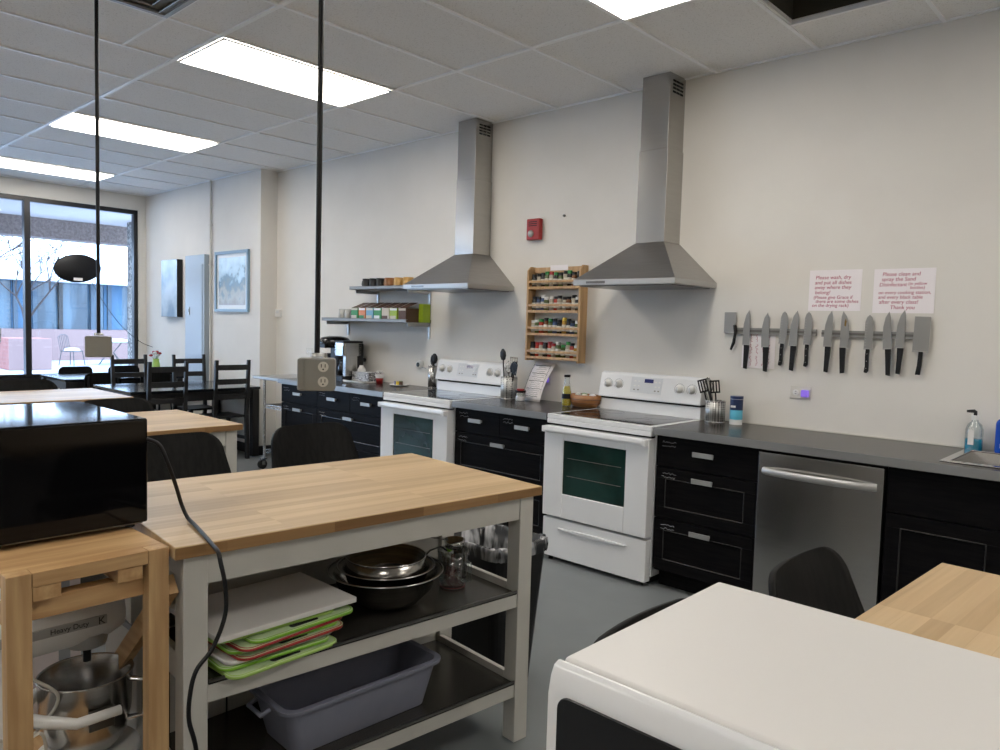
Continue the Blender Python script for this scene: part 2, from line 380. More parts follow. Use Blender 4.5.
struct('trim_3', MB().box(-2.175, .4, D-.006, D, .9145, .922), 'ivory', label='narrow caulk lip behind the right worktop')

def ceiling_light(x0, y0, label):
    x1, y1 = x0+.585, y0+1.19
    t = thing('ceiling_light', label, 'ceiling light', ((x0+x1)/2, (y0+y1)/2, H), 0, 'flat ceiling panels')
    a, b = .293, .595
    MB().box(-a, a, -b, -b+.012, -.018, -.0105).box(-a, a, b-.012, b, -.018, -.0105).box(-a, -a+.012, -b, b, -.018, -.0105).box(a-.012, a, -b, b, -.018, -.0105).build('frame', 'grid', t)
    MB().box(-a+.012, a-.012, -b+.012, b-.012, -.016, -.0108).build('diffuser', 'lamp', t)
    return t
for x0, lb in ((-9.53, 'flat ceiling panel light nearest the window'), (-7.10, 'flat ceiling panel light second from the window'), (-4.665, 'large flat ceiling panel light crossed by the near hanging pole'), (-2.225, 'flat ceiling panel light cut by the top edge, left of the dark opening')):
    ceiling_light(x0, 2.045, lb)
for x0 in (.215, 2.65): ceiling_light(x0, 2.045, 'flat ceiling panel light out to the right, beyond the picture')
for x0 in (-9.53, -7.10, -4.665, -2.225, .215): ceiling_light(x0, -1.615, 'flat ceiling panel light of an unseen row added behind the picture')  # unseen row behind the camera, added for room lighting
t = thing('ceiling_diffuser', 'square louvred air diffuser in the ceiling at top left', 'air vent', (-3.765, 1.43, H))
MB().box(-.295, .295, -.295, -.27, -.012, -.001).box(-.295, .295, .27, .295, -.012, -.001).box(-.295, -.27, -.27, .27, -.012, -.001).box(.27, .295, -.27, .27, -.012, -.001).build('frame', 'alu', t)
MB().box(-.27, .27, -.27, .27, -.003, -.0005).build('backing', 'greybox', t)
for k in range(4):
    r = .235-.06*k
    m = MB()
    for s in (-1, 1):
        m.beam((-r, s*r, -.012), (r, s*r, -.012), .004, .028, (0, s*.7, .7)); m.beam((s*r, -r, -.012), (s*r, r, -.012), .004, .028, (s*.7, 0, .7))
    m.build('louvre', 'alu', t)

# ------------------------------------------------------------------ window
fr = MB()
fr.box(XW-.10, XW-.02, WY0, WY1, WZ1-.055, WZ1).box(XW-.10, XW-.02, WY0, WY1, WZ0, WZ0+.05).box(XW-.10, XW-.02, WY1-.05, WY1, WZ0, WZ1).box(XW-.10, XW-.02, WY0, WY0+.05, WZ0, WZ1)
for y in (2.70, 1.30, -.1, -1.48): fr.box(XW-.11, XW-.01, y-.032, y+.032, WZ0, WZ1)
win = struct('window_1', MB().box(XW-.062, XW-.058, WY0+.05, WY1-.05, WZ0+.05, WZ1-.05), 'glass')
fr.build('window_frame', 'blackframe', win, .003)
MB().box(XW-.2, XW+.02, WY0, WY1, WZ0-.03, WZ0).build('window_sill', 'blackframe', win)

# ------------------------------------------------------------------ outside
struct('ground', MB().box(-70, XW-.2, -30, 50, -.22, -.12), 'snow', label='trodden snow on the courtyard')
struct('ceiling', MB().box(-13.4, XW-.2, -12, 9, 2.90, 3.1), 'soffit', label='pale soffit over the outside walkway')
struct('trim_4', MB().box(-13.4, -13.0, -12, 9, 2.61, 2.90), 'stucco', label='brown stucco beam along the walkway edge')
tag(MB().box(-12.35, -12.0, 4.63, 5.0, -.12, 2.898).build('stone_column', 'stone'), 'pebble-faced column outside beside the right end of the window', 'column')
b = thing('courtyard_building', 'low blue-glazed building across the snowy courtyard', 'building', (-28, 8, -.12))
MB().box(-6, 0, -14, 16, 0, 1.05).build('brick_base', 'brick', b)
MB().box(-6, -.15, -14, 16, 1.05, 2.62).build('glazing', 'bglass', b)
MB().box(-6.5, .7, -14, 16, 2.62, 3.3).build('roof', 'snowclean', b)
y = -13.5; i = 0
while y < 15:
    MB().box(-.15, .02, y-.06, y+.06, 1.05, 2.62).build('mullion', 'mull' if i % 3 else 'blackwood', b); y += [.9, .5, .7][i % 3]*1.1; i += 1
for yy in (-.75, 2.05, 3.5): MB().box(-.14, -.1, yy-.3, yy+.3, 1.06, 2.6).build('curtain', 'curtain', b)
tag(MB().box(-24.6, -23.4, 5.7, 6.75, -.12, .75).build('brick_planter', 'brick', bevel=.02), 'pink brick planter in the courtyard snow right of the window bar', 'planter')
tag(MB().box(-25.6, -25.0, 3.5, 5.0, -.12, .75).build('brick_planter', 'brick', bevel=.02), 'pink brick planter in the courtyard seen through the left pane', 'planter')
t = thing('patio_table', 'round iron patio table capped with snow in the courtyard', 'table', (-25.4, 9.0, -.12))
MB().cyl((0, 0, .70), .55, .03, 28).build('tabletop', 'iron', t); MB().lathe([(.54, .73), (.5, .79), (.3, .82), (.001, .83)]).build('snow_cap', 'snowclean', t)
for k in range(4):
    a = k*PI/2+.4; MB().tube([(.45*math.cos(a), .45*math.sin(a), .7), (.12*math.cos(a), .12*math.sin(a), .38), (.45*math.cos(a), .45*math.sin(a), 0)], .014, 6).build('leg', 'iron', t)
def patio_chair(x, y, rz, label):
    t = thing('patio_chair', label, 'chair', (x, y, -.12), rz, 'snowy patio chairs')
    MB().box(-.22, .22, -.22, .22, .42, .45).build('seat', 'iron', t); MB().lathe([(.22, .451), (.18, .52), (.001, .54)]).build('snow_cap', 'snowclean', t)
    m = MB()
    for k in range(7): m.tube([(-.22+.073*k, .22, .45), (-.22+.073*k, .30, .92-.02*abs(k-3))], .008, 6)
    m.tube([(-.22, .30, .86), (-.1, .3, .93), (.1, .3, .93), (.22, .30, .86)], .012, 6); m.build('backrest', 'iron', t)
    for sx in (-1, 1):
        for sy in (-1, 1): MB().tube([(sx*.2, sy*.2, .43), (sx*.25, sy*.25, 0)], .012, 6).build('leg', 'iron', t)
patio_chair(-25.3, 7.85, 2.2, 'snowy iron patio chair left of the courtyard table')
patio_chair(-24.6, 9.6, -1.8, 'snowy iron patio chair right of the courtyard table')
def tree(x, y, h, label, seed):
    rnd = random.Random(seed); m = MB()
    def branch(p, d, l, r, k):
        q = p+d*l; m.tube([p, (p+q)/2+Vector((rnd.uniform(-.05, .05), rnd.uniform(-.05, .05), 0))*l, q], [r, r*.85, r*.65], 5, cap=False)
        if k == 0: return
        for _ in range(3 if k > 1 else 4):
            nd = (d+Vector((rnd.uniform(-.8, .8), rnd.uniform(-.9, .9), rnd.uniform(-.3, .6)))).normalized(); branch(q, nd, l*rnd.uniform(.6, .85), r*.6, k-1)
    branch(Vector((x, y, -.12)), Vector((0, 0, 1)), h*.32, .06, 5)
    return tag(m.build('bare_tree', 'bark'), label, 'tree', 'bare winter trees')
tree(-21, 4.0, 4.3, 'bare winter tree seen through the left pane', 3)
tree(-23, 6.0, 4.0, 'bare winter tree just right of the window bar', 5)
t = thing('railing', 'dark railing across the courtyard left of the window bar', 'railing', (-26.4, 4.6, -.12))
for z in (.75, 1.0, 1.25): MB().box(-.02, .02, -3, 1.6, z, z+.05).build('rail', 'iron', t)
for yy in (-3, -1.5, 0, 1.5): MB().box(-.03, .03, yy, yy+.06, 0, 1.3).build('post', 'iron', t)

# ------------------------------------------------------------------ kitchen run
YC = 3.61     # worktop front
def worktop(x0, x1, label, hole=None):
    t = thing('worktop', label, 'worktop', ((x0+x1)/2, (YC+D)/2, .874))
    a = (x1-x0)/2; d = (D-YC)/2
    if hole:
        hx0, hx1, hy0, hy1 = [hole[0]-(x0+x1)/2, hole[1]-(x0+x1)/2, hole[2]-(YC+D)/2, hole[3]-(YC+D)/2]
        m = MB().box(-a, hx0, -d+.004, d-.001, 0, .04).box(hx1, a, -d+.004, d-.001, 0, .04).box(hx0, hx1, -d+.004, hy0, 0, .04).box(hx0, hx1, hy1, d-.001, 0, .04)
    else: m = MB().box(-a, a, -d+.004, d-.001, 0, .04)
    m.build('slab', 'counter', t)
    MB().box(-a, a, -d, -d+.0035, 0, .0405).build('edge_strip', 'edge', t)
    return t
worktop(-6.13, -4.595, 'dark worktop under the coffee maker')
worktop(-3.815, -2.952, 'dark worktop between the two white ranges')
worktop(-2.180, .40, 'long dark worktop right of the near range with the sink in it', (-.765, -.095, 3.72, 4.16))

def handle(parent, x, z, y, w=.12):
    m = MB().box(x-w/2, x+w/2, y-.026, y-.020, z-.013, z+.013).box(x-w/2+.008, x-w/2+.018, y-.022, y, z-.008, z+.008).box(x+w/2-.018, x+w/2-.008, y-.022, y, z-.008, z+.008)
    m.build('handle', 'alu', parent, .001)
def scribble(parent, x, y, z, seed, w=.09):
    rnd = random.Random(seed); m = MB()
    for row in range(2):
        n = 14; x0 = x+rnd.uniform(0, .02)
        pts = [(x0+w*i/n, y, z-row*.022+rnd.uniform(-.006, .006)) for i in range(n)]
        m.tube(pts, .0011, 4)
    m.build('chalk_note', 'chalk', parent)
def front(parent, name, x0, x1, z0, z1, yf, shaker, handles=1, seed=0, note=True, hpos=None):
    """a drawer or door front facing -y whose face lies at yf"""
    m = MB(); g = .0025; x0 += g; x1 -= g; z0 += g; z1 -= g; f = .062
    if shaker:
        m.box(x0, x1, yf, yf+.019, z0, z0+f).box(x0, x1, yf, yf+.019, z1-f, z1).box(x0, x0+f, yf, yf+.019, z0+f, z1-f).box(x1-f, x1, yf, yf+.019, z0+f, z1-f)
        m.box(x0+f, x1-f, yf+.009, yf+.019, z0+f, z1-f)
        mo = MB()
        for (p, q) in (((x0+f, z0+f), (x1-f, z0+f)), ((x1-f, z0+f), (x1-f, z1-f)), ((x1-f, z1-f), (x0+f, z1-f)), ((x0+f, z1-f), (x0+f, z0+f))):
            mo.tube([(p[0], yf+.005, p[1]), (q[0], yf+.005, q[1])], .006, 8)
    else: m.box(x0, x1, yf, yf+.019, z0, z1)
    d = m.build(name, 'cab', parent, .0015)
    if shaker: mo.build('panel_moulding', 'moulding', d)
    if name == 'drawer':
        handle(d, (x0+x1)/2, z1-.045 if shaker else (z0+z1)/2+.01, yf)
        if note: scribble(d, x0+.03, yf-.0005, z1-.03, seed)
    return d
def cabinet(label, x0, x1, rows, left_side=True):
    t = thing('base_cabinet', label, 'cabinet', ((x0+x1)/2, 3.95, 0)); xc, yc = (x0+x1)/2, 3.95
    a = (x1-x0)/2-.001
    MB().box(-a, a, 3.668-yc, D-yc-.002, .10, .873).box(-a, a, 3.73-yc, D-yc-.01, 0, .10).build('body', 'cab', t)
    for i, (k, u0, u1, z0, z1, sh) in enumerate(rows):
        front(t, k, u0-xc, u1-xc, z0, z1, 3.648-yc, sh, seed=int(abs(x0)*100)+i, note=(k == 'drawer'))
    return t
cabinet('black base cabinet at the left end, under the hanging outlet box', -6.13, -5.55, [('drawer', -6.13, -5.55, .70, .868, 0), ('drawer', -6.13, -5.55, .405, .70, 1), ('drawer', -6.13, -5.55, .11, .405, 1)])
cabinet('wide black base cabinet left of the far range', -5.55, -4.60, [('drawer', -5.55, -5.07, .70, .868, 0), ('drawer', -5.07, -4.60, .70, .868, 0), ('drawer', -5.55, -4.60, .405, .70, 1), ('drawer', -5.55, -4.60, .11, .405, 1)])
cabinet('wide black base cabinet between the two white ranges', -3.815, -2.955, [('drawer', -3.815, -3.385, .70, .868, 0), ('drawer', -3.385, -2.955, .70, .868, 0), ('drawer', -3.815, -2.955, .405, .70, 1), ('drawer', -3.815, -2.955, .11, .405, 1)])
cabinet('black three-drawer base cabinet left of the dishwasher', -2.180, -1.592, [('drawer', -2.180, -1.592, .695, .868, 0), ('drawer', -2.180, -1.592, .405, .695, 1), ('drawer', -2.180, -1.592, .11, .405, 1)])
# sink cabinet, with room for the basin
t = thing('base_cabinet', 'black sink cabinet right of the dishwasher', 'cabinet', (-.498, 3.95, 0))
MB().box(-.488, -.47, -.282, .30, .10, .873).box(.86, .878, -.282, .30, .10, .873).box(-.47, .86, -.282, .30, .10, .118).box(-.47, .86, .285, .30, .118, .873).box(-.47, .86, -.282, -.264, .118, .873).box(-.488, .878, -.22, .29, 0, .10).build('body', 'cab', t)
front(t, 'false_front', -.488, .195, .66, .868, -.302, 0); front(t, 'false_front', .195, .878, .66, .868, -.302, 0)
front(t, 'door', -.488, -.03, .11, .66, -.302, 1); front(t, 'door', -.03, .43, .11, .66, -.302, 1); front(t, 'door', .43, .878, .11, .66, -.302, 1)
# sink
t = thing('sink', 'stainless steel drop-in sink at the right end of the worktop', 'sink', (-.43, 3.94, .914))
a, b = .335, .22
m = MB().box(-a-.03, a+.03, -b-.03, -b+.004, .0005, .006).box(-a-.03, a+.03, b-.004, b+.055, .0005, .006).box(-a-.03, -a+.004, -b, b, .0005, .006).box(a-.004, a+.03, -b, b, .0005, .006)
m.build('rim', 'chrome', t, .002)
m = MB()
bz = -.16; i = .03
to = [(-a+.005, -b+.005, .0), (a-.005, -b+.005, .0), (a-.005, b-.005, .0), (-a+.005, b-.005, .0)]; bo = [(p[0]*.92, p[1]*.9, bz) for p in to]
m.add(to+bo, [(0, 1, 5, 4), (1, 2, 6, 5), (2, 3, 7, 6), (3, 0, 4, 7), (4, 5, 6, 7)])
bs = m.build('basin', 'chrome', t, fixn=False); so = bs.modifiers.new('s', 'SOLIDIFY'); so.thickness = .001
MB().cyl((0, 0, bz+.001), .04, .002).build('drain', 'dsteel', t)
# dishwasher
t = thing('dishwasher', 'stainless steel dishwasher with a bowed bar handle', 'dishwasher', (-1.29, 3.95, 0))
MB().box(-.296, .296, -.27, .29, .10, .868).box(-.296, .296, -.21, .28, 0, .10).build('body', 'black', t)
MB().box(-.293, .293, -.315, -.272, .115, .858).build('door', 'steel', t, .004)
m = MB().tube([(-.265+.53*i/12, -.318-.038*math.sin(PI*i/12)**.5, .765) for i in range(13)], .012, 10)
for v in range(len(m.v)):
    x, y, z = m.v[v]; m.v[v] = (x, y, .765+(z-.765)*1.5)
m.build('handle', 'alu', t)
# steel utility cart at the far left of the run
t = thing('steel_cart', 'steel wire-shelf cart on casters at the left end of the worktop', 'cart', (-6.372, 3.95, 0))
MB().box(-.235, .235, -.33, .29, .885, .912).build('top', 'alu', t, .004)
for sx in (-1, 1):
    for sy in (-1, 1):
        p = MB().tube([(sx*.212, sy*.212, .10), (sx*.212, sy*.212, .885)], .0125, 10)
        for k in range(16): p.lathe([(.0125, 0), (.0145, .004), (.0125, .008)], (sx*.212, sy*.212, .14+k*.045), 10)
        p.build('post', 'chrome', t)
        cs = MB().cyl((sx*.212-.014, sy*.212-.02, .045), .045, .028, 18, 'x').build('caster', 'rubber', t)
        MB().box(sx*.212-.02, sx*.212+.02, sy*.212-.03, sy*.212+.02, .093, .105).box(sx*.212-.022, sx*.212-.018, sy*.212-.035, sy*.212, .04, .1).box(sx*.212+.018, sx*.212+.022, sy*.212-.035, sy*.212, .04, .1).build('fork', 'chrome', cs)
for z in (.16, .60):
    m = MB()
    for sy in (-1, 1):
        m.tube([(-.212, sy*.212, z), (.212, sy*.212, z)], .004, 6); m.tube([(-.212, sy*.212, z+.03), (.212, sy*.212, z+.03)], .004, 6)
        m.tube([(-.212+.0424*i, sy*.212, z+(.03 if i % 2 else 0)) for i in range(11)], .003, 5)
    for sx in (-1, 1): m.tube([(sx*.212, -.212, z), (sx*.212, .212, z)], .004, 6)
    for i in range(20): m.tube([(-.2+.021*i, -.212, z+.03), (-.2+.021*i, .212, z+.03)], .002, 4)
    m.build('wire_shelf', 'chrome', t)

# ------------------------------------------------------------------ ranges
def make_range(label, x, kind):
    t = thing('kitchen_range', label, 'stove', (x, 3.93, 0), 0, 'white electric ranges'); a = .379
    yb = D-3.93-.01
    MB().box(-a, a, -.275, yb, .05, .885).build('body', 'enamel', t, .003)
    MB().box(-a+.03, a-.03, -.25, yb-.05, .0, .05).build('plinth', 'gap', t)
    MB().prism(rrect(-a, a, -.325, yb, .012), .888, .915, 'z').build('cooktop_frame', 'enamel', t, .003)
    gt = MB().box(-a+.035, a-.035, -.285, yb-.115, .9152, .9175).build('glass_top', 'cooktop', t, .001)
    for (u, v, r) in ((-.17, -.14, .10), (.17, -.14, .085), (-.17, .1, .075), (.17, .1, .10)):
        MB().tube([(u+r*math.cos(2*PI*i/32), v+r*math.sin(2*PI*i/32), .9177) for i in range(32)], .0007, 4, closed=True).build('burner_ring', 'dsteel', gt)
    # backguard: lower riser, dark seam, sloping console
    MB().box(-a+.006, a-.006, yb-.085, yb, .915, .988).build('riser', 'enamel', t, .004)
    MB().box(-a+.006, a-.006, yb-.075, yb-.003, .988, 1.0).build('seam', 'gap', t)
    m = MB(); pr = [(yb-.105, 1.0), (yb-.002, 1.0), (yb-.002, 1.165), (yb-.045, 1.17), (yb-.07, 1.155)]
    cn = m.prism(pr, -a, a, 'x').build('console', 'enamel', t, .008)
    sl = math.atan2(.035, .155)
    def on(u, z): return (u, yb-.105+.035*(z-1.0)/.155-.002, z)
    kn = (-.31, -.225, .225, .31)
    for u in kn:
        p = on(u, 1.09); k = MB().lathe([(.027, 0), (.026, -.006), (.019, -.010), (.017, -.026), (.001, -.027)], p, 24, axis='y').build('knob', 'white', cn)
        MB().box(u-.003, u+.003, p[1]-.032, p[1]-.026, 1.075, 1.105).build('pointer', 'panelgrey', k)
        MB().tube([(u+.034*math.cos(a2*PI/8), on(u, 1.09+.034*math.sin(a2*PI/8))[1]+.0015, 1.09+.034*math.sin(a2*PI/8)) for a2 in range(-2, 11)], .0008, 4).build('dial_mark', 'blackink', k)
    def plate(u0, u1, z0, z1, th, name, mat, par):
        q = [on(u0, z0), on(u1, z0), on(u1, z1), on(u0, z1)]
        return MB().hexa([(p[0], p[1]+.002, p[2]) for p in q], [(p[0], p[1]-th, p[2]) for p in q]).build(name, mat, par)
    cp = plate(-.13, .10, 1.045, 1.145, .0005, 'control_panel', 'panelgrey', cn)
    plate(-.03, .035, 1.112, 1.136, .002, 'display', 'display', cp)
    for u in (-.10, -.07, .055, .08):
        for z in (1.06, 1.085, 1.115): plate(u-.006, u+.006, z, z+.008, .002, 'button', 'white' if (z*1000) % 2 else 'greybox', cp)
    # oven door
    yf = -.345
    m = MB(); wx, z0, z1 = .225, .435, .765
    m.box(-a+.004, -wx, yf, -.277, .285, .845).box(wx, a-.004, yf, -.277, .285, .845).box(-wx, wx, yf, -.277, .285, z0).box(-wx, wx, yf, -.277, z1, .845)
    d = m.build('oven_door', 'enamel', t, .005)
    MB().prism(rrect(-wx-.004, wx+.004, z0-.004, z1+.004, .02), yf+.006, yf+.012, 'y').build('oven_window', 'ovenglass', d)
    m = MB()
    for zz in (.55, .66): m.tube([(-wx+.03, yf+.004, zz), (wx-.03, yf+.004, zz)], .0012, 4)
    m.build('window_mark', 'dsteel', d)
    h = MB().prism([(yf-.040, .822), (yf-.032, .808), (yf-.020, .812), (yf-.018, .842), (yf-.036, .846)], -a+.03, a-.03, 'x')
    h.box(-a+.008, -a+.045, yf-.036, yf, .808, .845).box(a-.045, a-.008, yf-.036, yf, .808, .845)
    h.build('door_handle', 'enamel', d, .004)
    MB().box(-a+.006, a-.006, -.30, -.277, .848, .884).build('vent_gap', 'gap', t)
    MB().box(-a+.004, a-.004, -.325, -.278, .858, .887).build('top_rail', 'enamel', t, .004)
    # drawer
    dr = MB().box(-a+.004, a-.004, yf+.01, -.277, .028, .270).build('storage_drawer', 'enamel', t, .006)
    MB().prism([(-.25, .218), (.0, .224), (.25, .218), (.22, .206), (0, .198), (-.22, .206)], yf-.004, yf+.013, 'y').build('drawer_pull', 'panelgrey', dr, .004)
    for sx in (-1, 1): MB().cyl((sx*.33, -.30, 0), .014, .028, 12).build('foot', 'gap', t)
    return t
make_range('near white electric range, under the right hood', -2.566, 1)
make_range('far white electric range, under the left hood', -4.205, 2)

def make_hood(x, label):
    t = thing('range_hood', label, 'range hood', (x, D, 1.705), 0, 'stainless pyramid hoods')
    a = .358; dp = .50
    lip = MB().box(-a, a, -dp, -.001, .012, .045).build('lip', 'alu', t, .002)
    m = MB().hexa([(-a, -dp, .045), (a, -dp, .045), (a, -.001, .045), (-a, -.001, .045)], [(-.115, -.195, .29), (.095, -.195, .29), (.095, -.001, .29), (-.115, -.001, .29)])
    m.build('canopy', 'steelh', t, .003)
    MB().box(-a+.03, a-.03, -dp+.03, -.03, .006, .011).build('filter', 'dsteel', t)
    MB().box(-.112, .092, -.192, -.001, .2905, .86).build('lower_chimney', 'steel', t, .002)
    u = MB().box(-.107, .087, -.187, -.001, .86, H-1.705-.001).build('upper_chimney', 'steel', t, .002)
    for i in range(3):
        for j in range(4): MB().box(.0872, .0885, -.15+i*.042, -.115+i*.042, 1.20+j*.022, 1.212+j*.022).build('vent_slot', 'gap', u)
    MB().box(-a+.1, -a+.24, -dp-.002, -dp, .022, .036).build('switch_strip', 'dsteel', lip)
make_hood(-2.53, 'stainless steel range hood above the near range')
make_hood(-4.19, 'stainless steel range hood above the far range')

# ------------------------------------------------------------------ wall fittings
t = thing('fire_alarm', 'red fire alarm strobe on the wall between the hoods', 'fire alarm', (-3.63, D, 2.09))
MB().box(-.062, .062, -.045, -.001, 0, .155).build('case', 'red', t, .008)
MB().sphere((-.015, -.047, .045), .026, 10, sy=.7).build('strobe', 'alu', t)
for k in range(3): MB().box(-.04, .04, -.047, -.045, .10+.014*k, .106+.014*k).build('grille_slot', 'gap', t)
tag(MB().cyl((0, 0, 0), .009, .012, 10, 'y').xf(Matrix.Translation((-3.37, D-.012, 2.25))).build('wall_plug', 'dsteel'), 'small dark screw hole in the wall right of the fire alarm', 'screw')

def outlet(x, z, label, plug=None, y=D):
    t = thing('wall_outlet', label, 'outlet', (x, y, z)); wd = .058 if plug != 'wide' else .062
    MB().box(-wd, wd, -.006, -.0005, -.036, .036).build('cover_plate', 'ivory', t, .003)
    for s in (-1, 1):
        r = MB().lathe([(.017, 0), (.017, -.0015)], (s*.026, -.006, 0), 20, axis='y', capt=True).build('receptacle', 'white', t)
        for u in (-.006, .006): MB().box(s*.026-.0045, s*.026+.0045, -.0082, -.0078, u-.0012, u+.0012).build('slot', 'gap', r)
    return t
outlet(-1.628, 1.122, 'wall outlet with a purple night light under the knives')
outlet(-3.50, 1.065, 'wall outlet with a purple night light behind the recipe sheet')
for (x, z, lb) in ((-1.596, 1.12, 'small glowing purple night light plugged in under the knives'), (-3.477, 1.068, 'small glowing purple night light beside the recipe sheet')):
    t = thing('night_light', lb, 'night light', (x, D-.009, z), 0, 'purple night lights')
    MB().box(-.02, .02, -.026, 0, -.02, .02).build('case', 'purple', t, .006)
t = outlet(-5.70, 1.10, 'wall outlet with a black plug beside the coffee maker')
outlet(-6.62, 1.14, 'plain wall outlet above the left end of the worktop')
t = thing('power_plug', 'black plug and cord running from the outlet to the coffee maker', 'plug', (-5.674, D-.009, 1.10))
MB().cyl((0, 0, 0), .018, -.04, 16, 'y').build('plug_body', 'black', t); MB().tube([(0, -.04, 0), (-.03, -.07, -.01), (-.08, -.08, -.06), (-.1, -.09, -.13)], .004, 8).build('cord', 'black', t)
t = thing('thermostat', 'small white thermostat on the wall left of the shelves', 'thermostat', (-7.20, D, 1.52))
MB().box(-.055, .055, -.028, -.0005, -.04, .045).build('case', 'white', t, .005); MB().box(-.03, .03, -.030, -.0275, .0, .03).build('display', 'panelgrey', t)
t = thing('paper_towel_holder', 'round white knob holder with a black centre beside the far range', 'wall holder', (-4.89, D, 1.10))
MB().lathe([(.034, -.0005), (.036, -.02), (.03, -.035), (.016, -.036)], (0, 0, 0), 24, axis='y', capt=True).build('ring', 'white', t); MB().lathe([(.020, -.036), (.018, -.04)], (0, 0, 0), 20, axis='y', capt=True).build('knob', 'black', t)
MB().tube([(.03, -.02, -.02), (.10, -.02, -.03)], .003, 6).build('rod', 'chrome', t)

def wall_shelf(x0, x1, z, brs, label):
    t = thing('wall_shelf', label, 'shelf', ((x0+x1)/2, D, z), 0, 'steel wall shelves'); a = (x1-x0)/2
    MB().box(-a, a, -.28, -.001, 0, .006).box(-a, a, -.28, -.274, 0, .03).box(-a, a, -.28, -.262, .024, .03).box(-a, a, -.008, -.001, 0, .03).build('shelf_board', 'barm', t, .002)
    for bx in brs:
        u = bx-(x0+x1)/2
        MB().box(u-.012, u+.012, -.012, -.001, -.13, -.001).box(u-.003, u+.003, -.25, -.012, -.03, -.001).build('bracket', 'alu', t)
    return t
S1, S2 = 1.735, 1.455
wall_shelf(-5.56, -4.77, S1, (-5.50, -4.79), 'upper steel wall shelf with the mugs')
wall_shelf(-5.99, -4.77, S2, (-5.95, -4.79), 'lower steel wall shelf with the tea boxes')
def mug(x, y, z, mat, label, hs=-1, group='mugs on the upper shelf', r=.041, h=.095):
    t = thing('mug', label, 'mug', (x, y, z), 0, group)
    MB().lathe([(.001, .001), (r*.9, .001), (r, .012), (r, h), (r-.004, h), (r-.005, .01), (.001, .008)], n=24).build('cup_body', mat, t)
    MB().tube([(hs*r, 0, h*.8), (hs*(r+.024), 0, h*.78), (hs*(r+.030), 0, h*.5), (hs*(r+.02), 0, h*.24), (hs*r, 0, h*.2)], .006, 8).build('mug_handle', mat, t)
sz = S1+.0065
for i, (x, mt, lb) in enumerate(((-5.45, 'black', 'leftmost black mug on the upper shelf'), (-5.35, 'black', 'second black mug on the upper shelf'), (-5.25, 'black', 'third black mug on the upper shelf'), (-5.13, 'brownmug', 'brown mug on the upper shelf'), (-5.00, 'tanmug', 'left tan mug on the upper shelf'), (-4.88, 'tanmug', 'rightmost tan mug, partly behind the hood'))):
    mug(x, D-.17, sz, mt, lb, -1, r=.040 if mt == 'black' else .044)
sz = S2+.0065
for x, lb in ((-5.83, 'left clear tumbler on the lower shelf'), (-5.735, 'right clear tumbler on the lower shelf')):
    t = thing('tumbler', lb, 'glass', (x, D-.16, sz), 0, 'tumblers on the lower shelf')
    MB().lathe([(.001, 0), (.036, 0), (.031, .105), (.028, .105), (.032, .008), (.001, .008)], n=24).build('glass_body', nmat('frosted tumbler', (.5, .5, .48), .2), t)
mug(-5.645, D-.16, sz, 'black', 'small black cup on the lower shelf', 1, 'cups on the lower shelf', .034, .09)
bx = [(-5.54, 'cardgreen', 'cream', 'green'), (-5.43, 'orange', 'cardgreen', 'orange and green'), (-5.32, 'cardblue', 'cream', 'pale blue'), (-5.21, 'cardgreen', 'white', 'green, topped with white'), (-5.10, 'cream', 'cardbrown', 'cream and brown'), (-4.99, 'cardlime', 'cream', 'lime and cream'), (-4.875, 'cardbrown', 'cardbrown', 'dark brown')]
for i, (x, c1, c2, w_) in enumerate(bx):
    t = thing('tea_box', '%s tea box, %s from the left on the lower shelf' % (w_, ['first', 'second', 'third', 'fourth', 'fifth', 'sixth', 'seventh'][i]), 'box', (x, D-.16, sz), 0, 'tea boxes on the lower shelf')
    MB().box(-.048, .048, -.075, .07, 0, .115).build('carton', c1, t)
    MB().box(-.045, .03, -.0765, -.0751, .012, .05).build('label_print', c2, t)
    MB().box(-.045, .045, -.0765, -.0751, .095, .113).build('band', 'white' if i % 2 else 'cream', t)
    MB().beam((0, -.07, .116), (0, .055, .165), .09, .003, (0, 0, 1)).build('lid', 'cardbrown', t)
tag(MB().box(-.026, .026, -.045, .04, 0, .155).xf(Matrix.Translation((-4.80, D-.05, sz))).build('tea_box', 'cardlime', bevel=.001), 'tall plain lime green box at the right end of the lower shelf', 'box', 'tea boxes on the lower shelf')

# spice rack
RX, RZ, RW, RH, RD = -3.388, 1.205, .238, .685, .085
t = thing('spice_rack', 'wooden wall spice rack with four rows of jars', 'spice rack', (RX, D, RZ))
for s in (-1, 1):
    MB().prism([(-RD, 0), (-.001, 0), (-.001, RH), (-RD+.03, RH), (-RD, RH-.03)], s*RW-.009, s*RW+.009, 'x').build('side_panel', 'rackwood', t, .002)
MB().box(-RW+.01, RW-.01, -.03, -.012, RH-.045, RH-.005).build('top_rail', 'rackwood', t, .002)
rows = [.03, .20, .365, .535]
for z in rows:
    sh = MB().box(-RW+.01, RW-.01, -RD+.004, -.004, z-.014, z).build('shelf_board', 'rackwood', t)
    MB().box(-RW+.01, RW-.01, -RD+.002, -RD+.010, z+.032, z+.048).build('front_rail', 'rackwood', sh)
    MB().box(-RW+.01, RW-.01, -RD-.002, -RD+.004, z-.014, z+.004).build('front_lip', 'rackwood', sh)
MB().box(-.07, .09, -.034, -.031, RH-.03, RH+.008).build('paper_label', 'paper', t)
def jar_proto(name, r, h, glassm, lidm, lidh=.02):
    t = thing(name, '', 'jar')
    g_ = MB().lathe([(.001, 0), (r, 0), (r, h*.8), (r*.8, h*.88), (r*.8, h*.9)], n=16).build('jar_body', glassm, t)
    MB().cyl((0, 0, h*.88), r*.88, lidh, 16).build('lid', lidm, t)
    MB().lathe([(r+.0006, h*.2), (r+.0006, h*.62)], n=16).build('paper_label', 'cream', g_)
    return t
